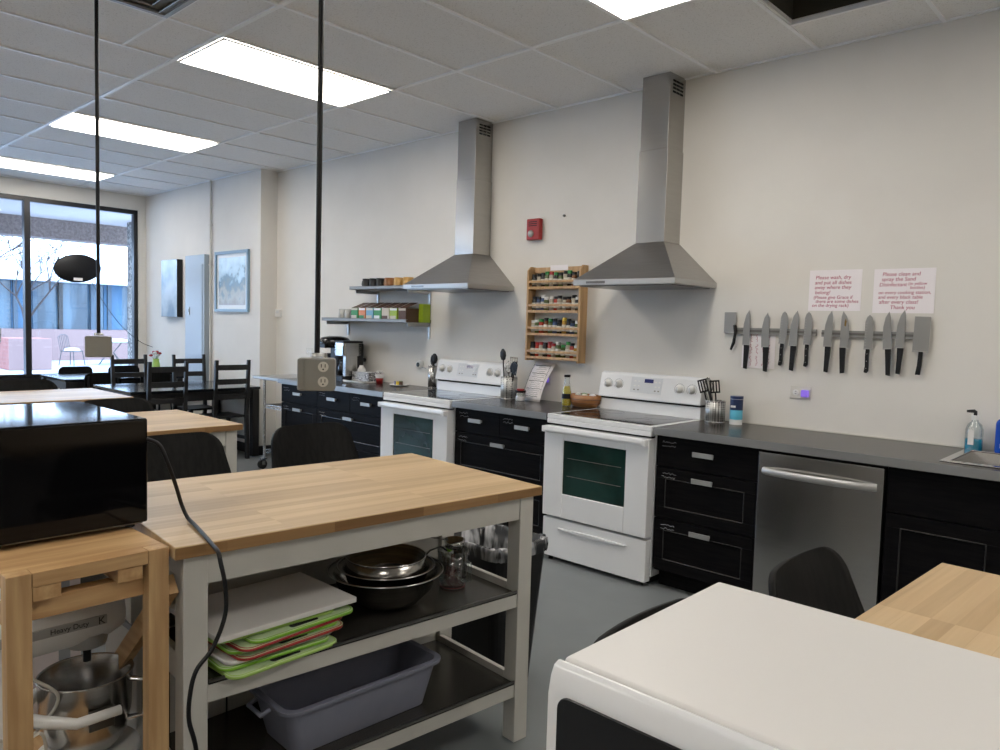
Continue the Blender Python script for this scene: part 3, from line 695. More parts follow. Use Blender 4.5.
ords = ['first', 'second', 'third', 'fourth', 'fifth', 'sixth', 'seventh', 'eighth', 'ninth', 'tenth', 'eleventh', 'twelfth']
rn = ['bottom', 'third', 'second', 'top']
kinds = {}
def spice_mats(): 
    d = {'brown': (.16, .06, .02), 'dark': (.02, .02, .02), 'ochre': (.42, .24, .05), 'green': (.07, .10, .03), 'pale': (.42, .38, .30), 'red': (.36, .04, .02), 'blue': (.05, .08, .16)}
    for k, c_ in d.items(): M['sp_'+k] = nmat('spice '+k, c_, .18)
spice_mats()
layout = [  # (spice, lid) from left to right, bottom row first
    [('dark', 'black'), ('red', 'red'), ('pale', 'red'), ('dark', 'black'), ('red', 'red'), ('pale', 'red'), ('green', 'white'), ('green', 'cardgreen'), ('pale', 'cardgreen'), ('red', 'black'), ('ochre', 'white')],
    [('pale', 'white'), ('green', 'white'), ('red', 'cardgreen'), ('brown', 'black'), ('green', 'cardgreen'), ('blue', 'black'), ('dark', 'black'), ('ochre', 'yellow'), ('dark', 'black'), ('blue', 'black'), ('green', 'white')],
    [('dark', 'black'), ('blue', 'black'), ('blue', 'white'), ('green', 'white'), ('pale', 'white'), ('red', 'black'), ('pale', 'black'), ('pale', 'black'), ('brown', 'black'), ('pale', 'black'), ('dark', 'white')],
    [('dark', 'black'), ('pale', 'black'), ('dark', 'black'), ('green', 'cardgreen'), ('pale', 'red'), ('dark', 'cardgreen'), ('green', 'black'), ('pale', 'black'), ('dark', 'cardgreen'), ('brown', 'black'), ('dark', 'black')]]
mn = {'black': 'black', 'white': 'white', 'red': 'red', 'cardgreen': 'green', 'yellow': 'yellow'}
sn = {'brown': 'brown', 'dark': 'dark', 'ochre': 'ochre', 'green': 'green-brown', 'pale': 'pale', 'red': 'red', 'blue': 'bluish'}
rnd = random.Random(11)
for ri, row in enumerate(layout):
    for i, (sp_, ld) in enumerate(row):
        k = (sp_, ld)
        loc = (RX-RW+.033+i*.0405, D-.042+rnd.uniform(-.008, .006), RZ+rows[ri]+.0005)
        lab = '%s spice jar with a %s lid, %s in the %s row of the rack' % (sn[sp_], mn[ld], ords[i], ['bottom', 'third', 'second', 'top'][ri])
        if k not in kinds:
            kinds[k] = jar_proto('spice_jar', .0195, .094, 'sp_'+sp_, ld); o = kinds[k]; o['label'] = lab; o.location = loc
        else: o = dup(kinds[k], lab, loc)
        o['group'] = 'spice jars on the wall rack'; s_ = rnd.uniform(.9, 1.15)
        o.scale = (1, 1, s_)

# notes on the wall
def note(x0, x1, z0, z1, label, lines, size, name='wall_note', gap=.001):
    t = thing(name, label, 'note', ((x0+x1)/2, D, (z0+z1)/2)); a = (x1-x0)/2; b = (z1-z0)/2
    MB().box(-a, a, -gap-.0012, -gap, -b, b).build('sheet', 'paper', t)
    for (u, v, tx, sz_) in lines: text('handwriting', tx, sz_*size, face_y(u, -gap-.0016, v), 'ink', t, shear=.12)
    return t
note(-1.612, -1.335, 1.585, 1.808, 'left handwritten note in red ink above the knives', [
    (-.105, .062, 'Please wash, dry', 1), (-.108, .034, 'and put all dishes', 1), (-.108, .008, 'away where they', 1), (-.105, -.020, 'belong!', 1),
    (-.112, -.046, '(Please give Grace if', .9), (-.100, -.068, 'there are some dishes', .9), (-.118, -.090, 'on the drying rack)', .9)], .028)
note(-1.275, -.985, 1.575, 1.805, 'right handwritten note in red ink above the cleaver', [
    (-.105, .078, 'Please clean and', 1), (-.108, .052, 'spray the Sand', 1), (-.118, .024, 'Disinfectant', 1), (.02, .030, '(in yellow', .8), (.03, .010, 'bottles)', .8),
    (-.120, -.016, 'on every cooking station,', .88), (-.120, -.040, 'and every black table', .9), (-.115, -.066, 'after every class!', 1), (-.06, -.094, 'Thank you', 1)], .0275)
t = thing('wall_note', 'sideways handwritten note behind the leftmost knives', 'note', (-1.888, D, 1.36))
MB().box(-.10, .10, -.0022, -.001, -.115, .115).build('sheet', 'paper', t)
m = MB(); rnd = random.Random(21)      # too faint to read: rows of wavy pen strokes running up the sheet
for u in (-.045, -.01, .03, .06):
    for a0 in (-.10, -.03, .04):
        m.tube([(u+rnd.uniform(-.008, .008), -.0026, a0+.055*i/12) for i in range(13)], .0012, 4)
m.build('handwriting', 'ink', t)

# knives
def bar(x0, x1, z, label):
    t = thing('knife_bar', label, 'knife rack', ((x0+x1)/2, D, z), 0, 'magnetic knife bars'); a = (x1-x0)/2
    MB().box(-a, a, -.018, -.0026, -.018, .018).build('bar_body', 'barm', t, .001); MB().box(-a, a, -.0192, -.0182, -.006, .006).build('magnet_strip', 'dsteel', t)
bar(-2.10, -1.555, 1.463, 'left magnetic knife bar on the wall'); bar(-1.525, -1.06, 1.460, 'right magnetic knife bar on the wall')
def knife(x, ztip, zb, zend, w, kind, label, tilt=0., flip=1, rust=False):
    t = thing('kitchen_knife', label, 'knife', (x, D-.0205, zb), 0, 'knives on the magnetic bars'); t.rotation_euler = (0, tilt, 0)
    L = ztip-zb; h = w/2*flip
    if kind == 'chef': poly = [(-h, 0), (-h, L*.35), (-h*.85, L*.6), (-h*.3, L*.85), (h*.55, L), (h*.9, L*.85), (h, L*.5), (h, 0)]
    elif kind == 'santoku': poly = [(-h, 0), (-h, L*.8), (-h*.7, L*.93), (-h*.1, L), (h*.5, L*.93), (h*.9, L*.78), (h, L*.5), (h, 0)]
    else: poly = [(-h, 0), (-h, L), (h, L), (h, 0)]
    b = MB().prism(poly, -.0015, .0, 'y').build('blade', 'knife', t)
    HL = zb-zend; q = .012*flip
    if kind == 'chef': hp = [(-h*.45, 0), (h*.95, 0), (h*.85, -HL*.3), (h*.55, -HL), (-h*.35, -HL+.004), (-h*.40, -HL*.3)]
    elif kind == 'santoku': hp = [(-.008, 0), (.010, 0), (.009, -HL*.3), (.011, -HL*.6), (.012, -HL*.9), (.004, -HL), (-.010, -HL*.97), (-.006, -HL*.7), (-.009, -HL*.3)]
    else: hp = [(-.006, 0), (.014, 0), (.012, -HL*.6), (.009, -HL), (-.014, -HL), (-.008, -HL*.6)]
    hd = MB().prism(hp, -.010, .004, 'y').build('handle', 'black', t, .002)
    if kind == 'santoku':
        for k in (.2, .5, .8): MB().cyl((.001, -.010, -HL*k), .0022, -.001, 8, 'y').build('rivet', 'alu', hd)
        for k in range(9): MB().box(-h*.9, -h*.55, -.0018, -.0015, L*(.1+.08*k), L*(.1+.08*k)+.004).build('dimple', 'alu', b)
    if rust: MB().prism([(-.004, L*.60), (.004, L*.58), (.007, L*.72), (.001, L*.8), (-.004, L*.7)], -.0018, -.0015, 'y').build('rust_stain', 'rust', b)
    MB().box(-h, h, -.0035, .001, -.003, .004).build('bolster', 'alu', t)
    return t
knife(-1.958, 1.585, 1.380, 1.238, .043, 'chef', 'chef knife first right of the small cleaver')
knife(-1.840, 1.572, 1.372, 1.228, .046, 'chef', 'chef knife second right of the small cleaver', -.03)
knife(-1.741, 1.580, 1.396, 1.268, .042, 'santoku', 'dimpled riveted knife third right of the small cleaver', .05)
knife(-1.680, 1.585, 1.385, 1.243, .045, 'chef', 'chef knife between the two dimpled knives of the left bar', .03)
knife(-1.600, 1.578, 1.396, 1.270, .042, 'santoku', 'dimpled riveted knife at the right end of the left bar', .02)
knife(-1.490, 1.585, 1.389, 1.246, .043, 'chef', 'chef knife at the left end of the right bar', .02)
knife(-1.401, 1.583, 1.386, 1.245, .046, 'chef', 'chef knife with a brown rust stain on the right bar', 0, -1, True)
knife(-1.280, 1.565, 1.383, 1.255, .042, 'santoku', 'dimpled riveted knife alone in the middle of the right bar', .02)
knife(-1.185, 1.582, 1.387, 1.247, .042, 'chef', 'left of the two chef knives next to the big cleaver', -.06)
knife(-1.127, 1.592, 1.395, 1.258, .042, 'chef', 'right of the two chef knives next to the big cleaver', .02)
knife(-1.030, 1.558, 1.380, 1.262, .074, 'cleaver', 'big cleaver at the right end of the knives', .02)
t = knife(-2.063, 1.572, 1.450, 1.440, .074, 'cleaver', 'small wide-bladed cleaver at the left end of the knives')
bpy.data.objects.remove([c for c in kids(t) if c.name.startswith('handle')][0])
t = thing('peeling_knife', 'small black-handled peeling knife hanging over the small cleaver', 'knife', (-2.03, D-.024, 1.44))
MB().prism([(-.006, 0), (.008, 0), (.012, .05), (-.002, .062)], -.002, 0, 'y').build('blade', 'dsteel', t)
MB().tube([(0, -.004, .055), (.006, -.004, .01), (-.002, -.004, -.05), (-.018, -.004, -.092)], [.010, .009, .010, .007], 8).build('handle', 'black', t)

# pictures and panel on the far left section
t = thing('framed_picture', 'blue-framed landscape print on the left wall section', 'picture', (-7.85, YJ, 1.86))
for b in ((-.375, .375, .305, .335), (-.375, .375, -.335, -.305), (-.375, -.345, -.305, .305), (.345, .375, -.305, .305)): MB().box(b[0], b[1], -.03, -.001, b[2], b[3]).build('frame_rail', 'bluepic', t)
MB().box(-.345, .345, -.012, -.001, -.305, .305).build('mount', 'white', t); MB().box(-.30, .30, -.0135, -.0122, -.26, .265).build('print', 'print', t)
t = thing('framed_picture', 'deep black-edged canvas nearest the window corner', 'picture', (-9.33, YJ, 1.80))
MB().box(-.225, .225, -.07, -.001, -.35, .35).build('box_frame', 'black', t); MB().box(-.222, .222, -.0715, -.0702, -.347, .347).build('print', speckle('grey blue print', (.20, .28, .36), (.45, .52, .58), 3, .2), t)
t = thing('electrical_panel', 'tall grey-blue electrical panel between the two pictures', 'electrical panel', (-8.66, YJ, 1.15))
MB().box(-.26, .26, -.10, -.001, -.65, 1.03).xf(Matrix.Diagonal((.95,.6,1,1))).build('cabinet_box', 'panelblue', t, .004)
d = MB().box(-.21, .21, -.068, -.061, -.15, .92).build('door', 'panelblue', t, .002); MB().box(-.13, -.10, -.078, -.068, .33, .42).build('latch', 'alu', d); MB().box(-.118, -.108, -.08, -.078, .36, .40).build('keyhole', 'gap', d)
MB().box(-.21, .21, -.064, -.061, -.60, -.2).build('lower_cover', 'panelblue', t, .002)
MB().tube([(.315, -.018, 1.865), (.315, -.018, -.55)], .012, 10).build('conduit', 'ivory', t)
for zz in (1.35, .9): MB().box(.295, .335, -.034, -.001, zz, zz+.02).build('strap', 'ivory', t)

# oval board hung on the window
t = thing('hanging_sign', 'black oval board hung by wires on the window', 'sign', (XW+.10, 3.205, 2.01))
m = MB().lathe([(.001, -.012), (.16, -.012), (.172, 0), (.16, .012), (.001, .012)], (0, 0, 0), 40, sx=1.56, sy=1, axis='x'); m.xf(Matrix.Rotation(math.radians(6), 4, 'X')); m.build('oval_board', 'black', t)
MB().box(.013, .016, -.05, .05, -.15, -.115).build('white_label', 'paper', t)
m = MB().tube([(0, -.19, .12), (0, -.01, .262)], .0018, 5).tube([(0, -.01, .262), (0, .17, .11)], .0018, 5); m.build('wire', 'dsteel', t)
MB().cyl((-.09, -.01, .255), .018, .085, 14, 'x').build('suction_hook', 'clear', t)
tag(MB().tube(smooth([(XW+.08, 3.36, 1.87), (XW+.08, 3.5, 1.62), (XW+.07, 3.72, 1.32), (XW+.06, 3.95, 1.12), (-9.95, 4.04, 1.05)]), .004, 6).build('cable', 'black'), 'thin black cable drooping across the window from the oval board', 'cable')

# poles with outlet boxes
def pole(x, y, label, zb, rz, outlets, grp='ceiling power poles'):
    t = thing('power_pole', label, 'power pole', (x, y, zb), rz, grp)
    MB().cyl((0, 0, H-zb-.012), .035, .012, 20).build('ceiling_flange', 'black', t)
    MB().tube([(0, 0, .115), (0, 0, H-zb-.01)], .0088, 12).build('pole', 'black', t)
    b = MB().prism(rrect(-.060, .060, -.0, .105, .010), -.030, .030, 'y').build('outlet_box', 'greybox', t, .003)
    MB().lathe([(.022, .108), (.022, .118), (.014, .121)], n=16, capt=True).build('cord_grip', 'alu', t)
    cv = MB().box(-.058, .058, -.035, -.0305, .002, .103).build('cover_plate', 'greybox', b, .002)
    if outlets:
        MB().box(-.056, -.040, -.041, -.037, .008, .10).build('hinge', 'greybox', cv)
        for z in (.078, .030):
            r = MB().lathe([(.0165, -.037), (.0165, -.040)], (.022, 0, z), 22, axis='y', capt=True).build('receptacle', 'ivory', cv)
            for u in (-.006, .006): MB().box(.022+u-.0012, .022+u+.0012, -.0412, -.0402, z-.002, z+.009).build('slot', 'gap', r)
            MB().cyl((.022, -.0405, z-.008), .0026, -.001, 8, 'y').build('ground_hole', 'gap', r)
    return t
pole(-2.09, 1.372, 'black ceiling pole with a two-socket outlet box above the near island', 1.225, .93, True)
pole(-4.03, 1.372, 'black ceiling pole with a plain grey box above the second island', 1.238, 1.2, False)
pole(-6.02, 1.36, 'black ceiling pole with a grey box at the left picture edge', 1.238, 1.2, False)

# ------------------------------------------------------------------ things on the worktop
ZC = .9142
# pod brewer + drip coffee maker
t = thing('pod_coffee_maker', 'tall dark pod coffee brewer behind the outlet box', 'coffee maker', (-5.93, D-.17, ZC), -.1)
MB().prism(rrect(-.12, .12, -.15, .15, .04), 0, .035, 'z').build('base', 'black', t, .005)
MB().prism(rrect(-.11, .11, .0, .15, .04), .035, .30, 'z').build('column', 'black', t, .005)
MB().tube([(-.02, -.08, .035), (-.02, -.08, .06), (-.02, -.08, .24)], [.045, .045, .045], 20).build('carafe', 'chrome', t)
MB().lathe([(.10, .29), (.13, .305), (.135, .35), (.11, .385), (.05, .40), (.001, .40)], (0, 0, 0), 28, sy=1.15).build('lid', 'gloss', t)
MB().box(-.09, .09, -.153, -.13, .29, .33).build('front_panel', 'black', t, .005)
t = thing('drip_coffee_maker', 'stainless drip coffee maker with a glass carafe', 'coffee maker', (-5.69, D-.17, ZC), -.05); t.scale = (.85, .95, 1)
MB().prism(rrect(-.10, .10, -.13, .10, .025), 0, .045, 'z').build('base', 'black', t, .003)
MB().prism(rrect(-.06, .10, .03, .10, .01), .045, .34, 'z').build('back_column', 'black', t)
MB().prism(rrect(.035, .10, -.10, .031, .008), .045, .23, 'z').build('water_tank', 'steel', t)
MB().prism(rrect(-.10, .10, -.12, .10, .03), .225, .345, 'z').build('brew_head', 'steel', t, .003)
MB().prism(rrect(-.102, .102, -.122, .102, .03), .345, .362, 'z').build('lid', 'black', t, .004)
MB().box(.075, .085, -.123, -.12, .08, .32).build('level_window', 'black', t)
for k in range(3): MB().cyl((-.07, -.121, .26+.028*k), .008, -.004, 12, 'y').build('button', 'chrome', t)
cf = MB().lathe([(.045, .047), (.06, .06), (.062, .11), (.045, .15), (.04, .17)], (-.035, -.045, 0), 24).build('carafe', 'gloss', t)
MB().tube([(-.095, -.06, .16), (-.115, -.07, .15), (-.115, -.07, .08), (-.10, -.06, .07)], .007, 8).build('carafe_handle', 'black', cf)
MB().lathe([(.042, .17), (.045, .185), (.02, .19), (.001, .19)], (-.035, -.045, 0), 24).build('carafe_lid', 'black', cf)
# patterned caddy, tray, cup
t = thing('serving_tray', 'white tray under the patterned coffee things', 'tray', (-5.50, D-.17, ZC))
MB().prism(rrect(-.17, .17, -.12, .12, .03), 0, .006, 'z').build('tray_base', 'white', t); 
m = MB(); pl = rrect(-.17, .17, -.12, .12, .03); m.tube([(p[0], p[1], .010) for p in pl], .005, 6, closed=True); m.build('tray_rim', 'white', t)
t = thing('sugar_caddy', 'black and white patterned caddy on the white tray', 'caddy', (-5.47, D-.15, ZC+.0065))
MB().box(-.13, .12, -.06, .06, 0, .006).box(-.13, .12, -.06, -.055, 0, .085).box(-.13, .12, .055, .06, 0, .085).box(-.13, -.125, -.06, .06, 0, .085).box(.115, .12, -.06, .06, 0, .085).box(-.005, .0, -.06, .06, 0, .085).build('caddy_box', 'dotted', t)
for k in range(10):
    tag(MB().box(-.022, .022, -.002, .002, 0, .07).xf(Matrix.Translation((-5.43+(k % 5)*.0-.02, D-.19+k*.009, ZC+.022)) @ Matrix.Rotation(.12, 4, 'X')).build('sugar_packet', 'white'), 'paper sugar packet standing in the patterned caddy', 'packet', 'sugar packets in the caddy')
t = thing('creamer_bowl', 'white upturned bowl standing in the patterned caddy', 'bowl', (-5.535, D-.15, ZC+.013))
MB().lathe([(.042, 0), (.042, .05), (.035, .10), (.02, .122), (.001, .125)], n=24).build('bowl_body', 'white', t); MB().lathe([(.018, .12), (.020, .132), (.001, .133)], n=20).build('foot_ring', 'white', t)
t = thing('candy_cup', 'red and white cup of wrapped sweets beside the caddy', 'cup', (-5.245, D-.17, ZC))
MB().lathe([(.001, 0), (.028, 0), (.038, .085), (.036, .085), (.026, .004), (.001, .004)], n=22).build('cup_body', 'red', t)
MB().lathe([(.0345, .05), (.0385, .085)], n=22).xf(Matrix.Scale(1.02, 4)).build('white_band', 'white', t)
for k in range(7):
    a = k*.9; tag(MB().sphere((-5.245+.018*math.cos(a), D-.17+.018*math.sin(a), ZC+.094+.008*(k % 2)), .014, 8).build('sweet', 'white' if k % 2 else 'clear'), 'wrapped sweet heaped in the red cup', 'sweet', 'sweets in the red cup')
t = thing('small_plate', 'small white plate with coloured pots beside the far range', 'plate', (-4.985, D-.16, ZC))
MB().lathe([(.001, .002), (.05, .0), (.085, .012), (.083, .015), (.05, .006), (.001, .006)], n=30).build('plate_disc', 'white', t)
for u, v, mt, lb in ((-.03, -.01, 'deterg', 'blue'), (.0, -.02, 'yellow', 'yellow'), (.03, -.005, 'cardbrown', 'dark'), (-.005, .02, 'cardgreen', 'green')):
    tt = thing('colour_pot', 'tiny %s pot on the small white plate' % lb, 'pot', (-4.985+u, D-.16+v, ZC+.007), 0, 'pots on the small plate')
    MB().cyl((0, 0, 0), .014, .026, 14).build('pot_body', mt, tt); MB().cyl((0, 0, .026), .015, .007, 14).build('lid', mt, tt)
# crocks and utensils
def crock(x, y, r, h, mat, label):
    t = thing('utensil_crock', label, 'utensil holder', (x, y, ZC))
    MB().lathe([(.001, .001), (r, .001), (r, h), (r-.002, h), (r-.002, .004), (.001, .004)], n=30).build('cylinder_wall', mat, t)
    m = MB(); 
    for z in (.003, h-.003): m.tube([(r*math.cos(2*PI*i/30), r*math.sin(2*PI*i/30), z) for i in range(30)], .0025, 6, closed=True)
    m.build('rim_ring', 'chrome', t)
def utensil(x, y, z0, L, lean, az, kind, mat, label, name=None):
    t = thing(name or kind, label, kind.replace('_', ' '), (x, y, z0), az); t.rotation_euler = (0, lean, az)
    MB().tube([(0, 0, 0), (0, 0, L*.7)], [.006, .005], 8).build('handle', 'chrome' if mat == 'chrome' else 'black', t)
    if kind in ('serving_spoon', 'ladle'): MB().lathe([(.001, -.045), (.02, -.036), (.03, -.01), (.027, .02), (.012, .042), (.001, .045)], (0, 0, L*.7+.04), 18, sy=.3).build('bowl', mat, t)
    elif kind == 'spatula': 
        m = MB()
        for i in range(4): m.box(-.03+.017*i, -.022+.017*i, -.0015, .0015, L*.72, L)
        m.box(-.03, .029, -.0015, .0015, L*.7, L*.74).box(-.03, .029, -.0015, .0015, L*.98, L*1.02); m.build('slotted_head', mat, t)
    elif kind == 'whisk':
        m = MB()
        for k in range(6):
            a = k*PI/6; m.tube([(0, 0, L*.65)]+[(.03*math.sin(PI*i/10)*math.cos(a)*(1 if i < 11 else 1), .03*math.sin(PI*i/10)*math.sin(a), L*.65+L*.37*i/10) for i in range(1, 11)], .0012, 4)
            m.tube([(0, 0, L*.65)]+[(-.03*math.sin(PI*i/10)*math.cos(a), -.03*math.sin(PI*i/10)*math.sin(a), L*.65+L*.37*i/10) for i in range(1, 11)], .0012, 4)
        m.build('wire_loops', mat, t)
    elif kind == 'tongs':
        for s in (-1, 1): MB().beam((s*.004, 0, 0), (s*.022, 0, L), .014, .003, (1, 0, 0)).build('arm', mat, t)
    return t
crock(-4.675, D-.06, .036, .19, 'steel', 'tall slim steel utensil holder left of the far range')
for i, (lx, a, k, L, lb) in enumerate(((.06, 0, 'serving_spoon', .31, 'black spoon leaning right in the slim holder'), (.04, 3.0, 'ladle', .30, 'black ladle in the slim holder'), (.02, 1.2, 'serving_spoon', .32, 'tallest black spoon in the slim holder'))):
    utensil(-4.675+.004*(i-1), D-.06+.004*i, ZC+.006, L*.9, lx, a, k, 'black', lb)
crock(-3.715, D-.16, .062, .165, 'perf', 'perforated steel utensil holder right of the far range')
utensil(-3.745, D-.17, ZC+.006, .40, -.09, 0, 'serving_spoon', 'black', 'tall black spoon standing highest right of the far range')
utensil(-3.70, D-.15, ZC+.006, .30, .05, .4, 'spatula', 'chrome', 'steel slotted turner right of the far range')
utensil(-3.715, D-.18, ZC+.006, .28, .22, .2, 'ladle', 'black', 'black ladle leaning right beside the far range')
utensil(-3.70, D-.17, ZC+.006, .27, .3, -.3, 'spatula', 'black', 'black slotted turner leaning right beside the far range')
utensil(-3.73, D-.14, ZC+.006, .27, -.04, 1.3, 'whisk', 'chrome', 'steel whisk in the holder right of the far range')
crock(-2.083, D-.12, .058, .13, 'perf', 'perforated steel utensil holder right of the near range')
utensil(-2.10, D-.13, ZC+.006, .25, -.30, 0, 'spatula', 'black', 'black slotted turner leaning left beside the near range')
utensil(-2.08, D-.12, ZC+.006, .26, -.22, .3, 'whisk', 'black', 'black whisk beside the near range')
utensil(-2.07, D-.11, ZC+.006, .24, -.12, .2, 'spatula', 'black', 'upright black slotted turner beside the near range')
utensil(-2.09, D-.10, ZC+.006, .26, -.26, .3, 'tongs', 'dsteel', 'dark tongs beside the near range')
# wipes canister
t = thing('salt_canister', 'blue and white round canister right of the near utensil holder', 'canister', (-1.955, D-.11, ZC))
MB().cyl((0, 0, 0), .036, .15, 26).build('drum', 'white', t); MB().lathe([(.0366, .03), (.0366, .085)], n=26).build('light_blue_band', 'cyan', t); MB().lathe([(.0367, .085), (.0367, .148)], n=26).build('dark_blue_band', 'bluedark', t)
MB().cyl((0, 0, .15), .037, .016, 26).build('lid', 'bluedark', t); MB().box(-.018, .012, -.038, -.0372, .10, .112).build('label_print', 'white', t)
# jar with red lid, recipe sheet, oil bottle, basket
t = thing('storage_jar', 'small glass jar with a red and black lid beside the recipe sheet', 'jar', (-3.565, D-.20, ZC))
MB().lathe([(.001, 0), (.035, 0), (.037, .01), (.037, .055), (.03, .062)], n=24).build('jar_body', 'clear', t); MB().cyl((0, 0, .062), .04, .014, 24).build('black_ring', 'black', t); MB().cyl((0, 0, .076), .028, .01, 24).build('red_lid', 'red', t)
MB().cyl((0, 0, .003), .034, .03, 20).build('contents', 'paper', t)
t = thing('recipe_sheet', 'curled printed sheet leaning on the wall between the ranges', 'sheet of paper', (-3.49, D-.13, ZC+.0), 0)
m = MB(); n = 10; W2 = .10
vs_ = []
for i in range(n+1):
    s = i/n; z = .275*s; y_ = .115*s**1.3-.012*math.sin(PI*s); x_ = -.02+.05*s
    for u in (-W2, W2): vs_.append((x_*.2+u+(-.03+.02*s if u > 0 else 0)*1, y_-(.02*(1-s) if u > 0 else 0), z))
m.add(vs_, [(2*i, 2*i+1, 2*i+3, 2*i+2) for i in range(n)], True)
o = m.build('sheet', 'paper', t); s_ = o.modifiers.new('s', 'SOLIDIFY'); s_.thickness = .0008
m = MB(); rnd = random.Random(4)
def sheetpt(s, u): return (u+(-.02+.05*s)*.2-.012, .115*s**1.3-.012*math.sin(PI*s)-.0035-.01*(1-s), .275*s)
for k in range(17):
    s = .93-.05*k; wd = rnd.uniform(.03, .06) if k % 4 else .07
    m.tube([sheetpt(s+rnd.uniform(-.008, .008), -wd+2*wd*i/12) for i in range(13)], .0009 if k % 4 else .0018, 4)
for k in range(26):
    s = .04+.036*k
    for u in (-.086, .070): m.sphere(sheetpt(s, u), .0028, 5)
m.build('printed_lines', 'blackink', t)
t = thing('oil_bottle', 'half-full olive oil bottle with a black cap', 'bottle', (-3.165, D-.17, ZC))
MB().lathe([(.001, 0), (.033, 0), (.034, .01), (.033, .09), (.024, .13), (.018, .17), (.018, .20)], n=24).build('glass_body', 'clear', t)
MB().lathe([(.001, .003), (.031, .003), (.032, .01), (.031, .088), (.023, .125), (.0185, .135), (.001, .136)], n=24).build('oil', 'oil', t)
MB().lathe([(.0348, .05), (.0345, .085)], n=24).build('label', 'black', t); MB().cyl((0, 0, .198), .022, .016, 20).build('cap', 'black', t)
t = thing('wooden_basket', 'brown oval basket holding small packets left of the near range', 'basket', (-3.045, D-.12, ZC))
MB().lathe([(.001, .001), (.09, .001), (.115, .03), (.125, .085), (.120, .085), (.108, .035), (.085, .008), (.001, .008)], n=32, sy=.62).build('bowl_wall', 'wicker', t)
m = MB(); 
for z, r in ((.03, .117), (.055, .122)): m.tube([(r*math.cos(2*PI*i/36), .62*r*math.sin(2*PI*i/36), z) for i in range(36)], .002, 5, closed=True)
m.build('ridge', 'cardbrown', t)
for k, (u, v, mt) in enumerate(((-.06, 0, 'white'), (-.02, .02, 'cardgreen'), (.01, -.02, 'cream'), (.05, .01, 'white'), (.075, -.01, 'paper'))):
    tag(MB().sphere((0, 0, 0), .022, 8, sx=1.1, sz=.9).xf(Matrix.Translation((-3.045+u, D-.12+v, ZC+.074))).build('packet', mt), ['white packet at the left of the basket', 'green packet in the basket', 'cream packet in the basket', 'white packet right of the cream one in the basket', 'rightmost packet in the basket'][k], 'packet', 'packets in the brown basket')
# soap and detergent by the sink
t = thing('soap_dispenser', 'clear pump bottle of blue soap behind the sink', 'soap bottle', (-.765, 4.205, ZC))
MB().lathe([(.001, 0), (.036, 0), (.038, .01), (.038, .10), (.030, .125), (.015, .14), (.014, .15)], n=26).build('bottle_body', 'clear', t)
MB().lathe([(.001, .003), (.035, .003), (.0365, .01), (.0365, .055), (.001, .0555)], n=26).build('soap', 'soap', t)
MB().cyl((0, 0, .148), .016, .022, 18).build('collar', 'white', t); MB().tube([(0, 0, .17), (0, 0, .188), (-.005, -.0, .19), (-.035, -.01, .188)], [.008, .008, .009, .006], 8).build('pump', 'black', t); MB().box(-.018, .006, -.0395, -.0375, .03, .10).build('label', 'white', t)
t = thing('detergent_bottle', 'blue detergent bottle cut by the right edge', 'bottle', (-.615, 4.19, ZC))
MB().prism(rrect(-.058, .058, 0, .17, [.015, .045, .03, .015]), -.03, .03, 'y').build('bottle_body', 'deterg', t, .008)
MB().cyl((.02, 0, .165), .018, .03, 18).build('cap', 'white', t); MB().lathe([(.028, -.031), (.028, -.0335)], (.015, 0, .08), 24, axis='y', capt=True).build('round_label', 'yellow', t); MB().box(-.035, .05, -.0335, -.031, .03, .05).build('label_band', 'white', t)

# ------------------------------------------------------------------ islands
def make_island(label, x1, y1, rz=0):
    """x1, y1 = right far corner of the top; 0.79 x 1.255 x 0.90"""
    t = thing('kitchen_island', label, 'kitchen island', (x1, y1, 0), rz, 'butcher block islands')
    a, b = .395, .615
    tp = MB().box(-a, a, -b, b, .868, .90).build('tabletop', 'oak', t, .003)
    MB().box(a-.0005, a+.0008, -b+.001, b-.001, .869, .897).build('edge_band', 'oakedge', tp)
    fx, bx_ = a-.015, -.058
    for (lx, ly) in ((fx-.06, b-.085), (fx-.06, -b+.025), (bx_-.06, b-.085), (bx_-.06, -b+.025)): MB().box(lx, lx+.06, ly, ly+.06, 0, .867).build('leg', 'island', t, .002)
    MB().box(fx-.045, fx-.005, -b+.086, b-.086, .79, .867).build('apron', 'island', t, .001)
    for ly in (b-.065, -b+.045): MB().box(bx_+.001, fx-.061, ly, ly+.02, .79, .867).build('apron', 'island', t, .001)
    MB().box(-a+.05, bx_-.061, -b+.10, b-.10, .82, .867).build('overhang_rail', 'island', t, .001)
    MB().box(bx_-.045, bx_-.02, -b+.086, b-.086, .13, .867).build('back_panel', 'island', t)
    for z in (.535, .215):
        s = MB().box(fx-.04, fx-.005, -b+.086, b-.086, z-.052, z-.006).build('shelf_rail', 'island', t, .001)
        MB().box(bx_-.019, fx-.002, -b+.088, b-.088, z-.005, z).build('shelf_plate', 'dshelf', s)
        MB().box(fx-.006, fx-.001, -b+.088, b-.088, z, z+.008).build('shelf_lip', 'dsteel', s)
        for ly in (b-.0865, -b+.0665): MB().box(bx_+.001, fx-.061, ly, ly+.018, z-.052, z+.024).build('end_rail', 'island', t, .001)
    return t
M['dshelf'] = nmat('dark steel shelf', (.10, .095, .085), .26, .7)
isl = make_island('butcher block island in the foreground holding bowls and boards', -2.085, 1.412, math.radians(-5.5))
i2 = dup(isl, 'second butcher block island, behind the near one', (-3.635-.395, 1.94-.615, 0), 0)
i3 = dup(isl, 'third butcher block island, nearest the black tables', (-5.26-.395, 2.01-.615, 0), 0)
i4 = dup(isl, 'butcher block island at the right, beside the white microwave', (-.425+.36, 2.055-.615, 0), math.radians(-3))

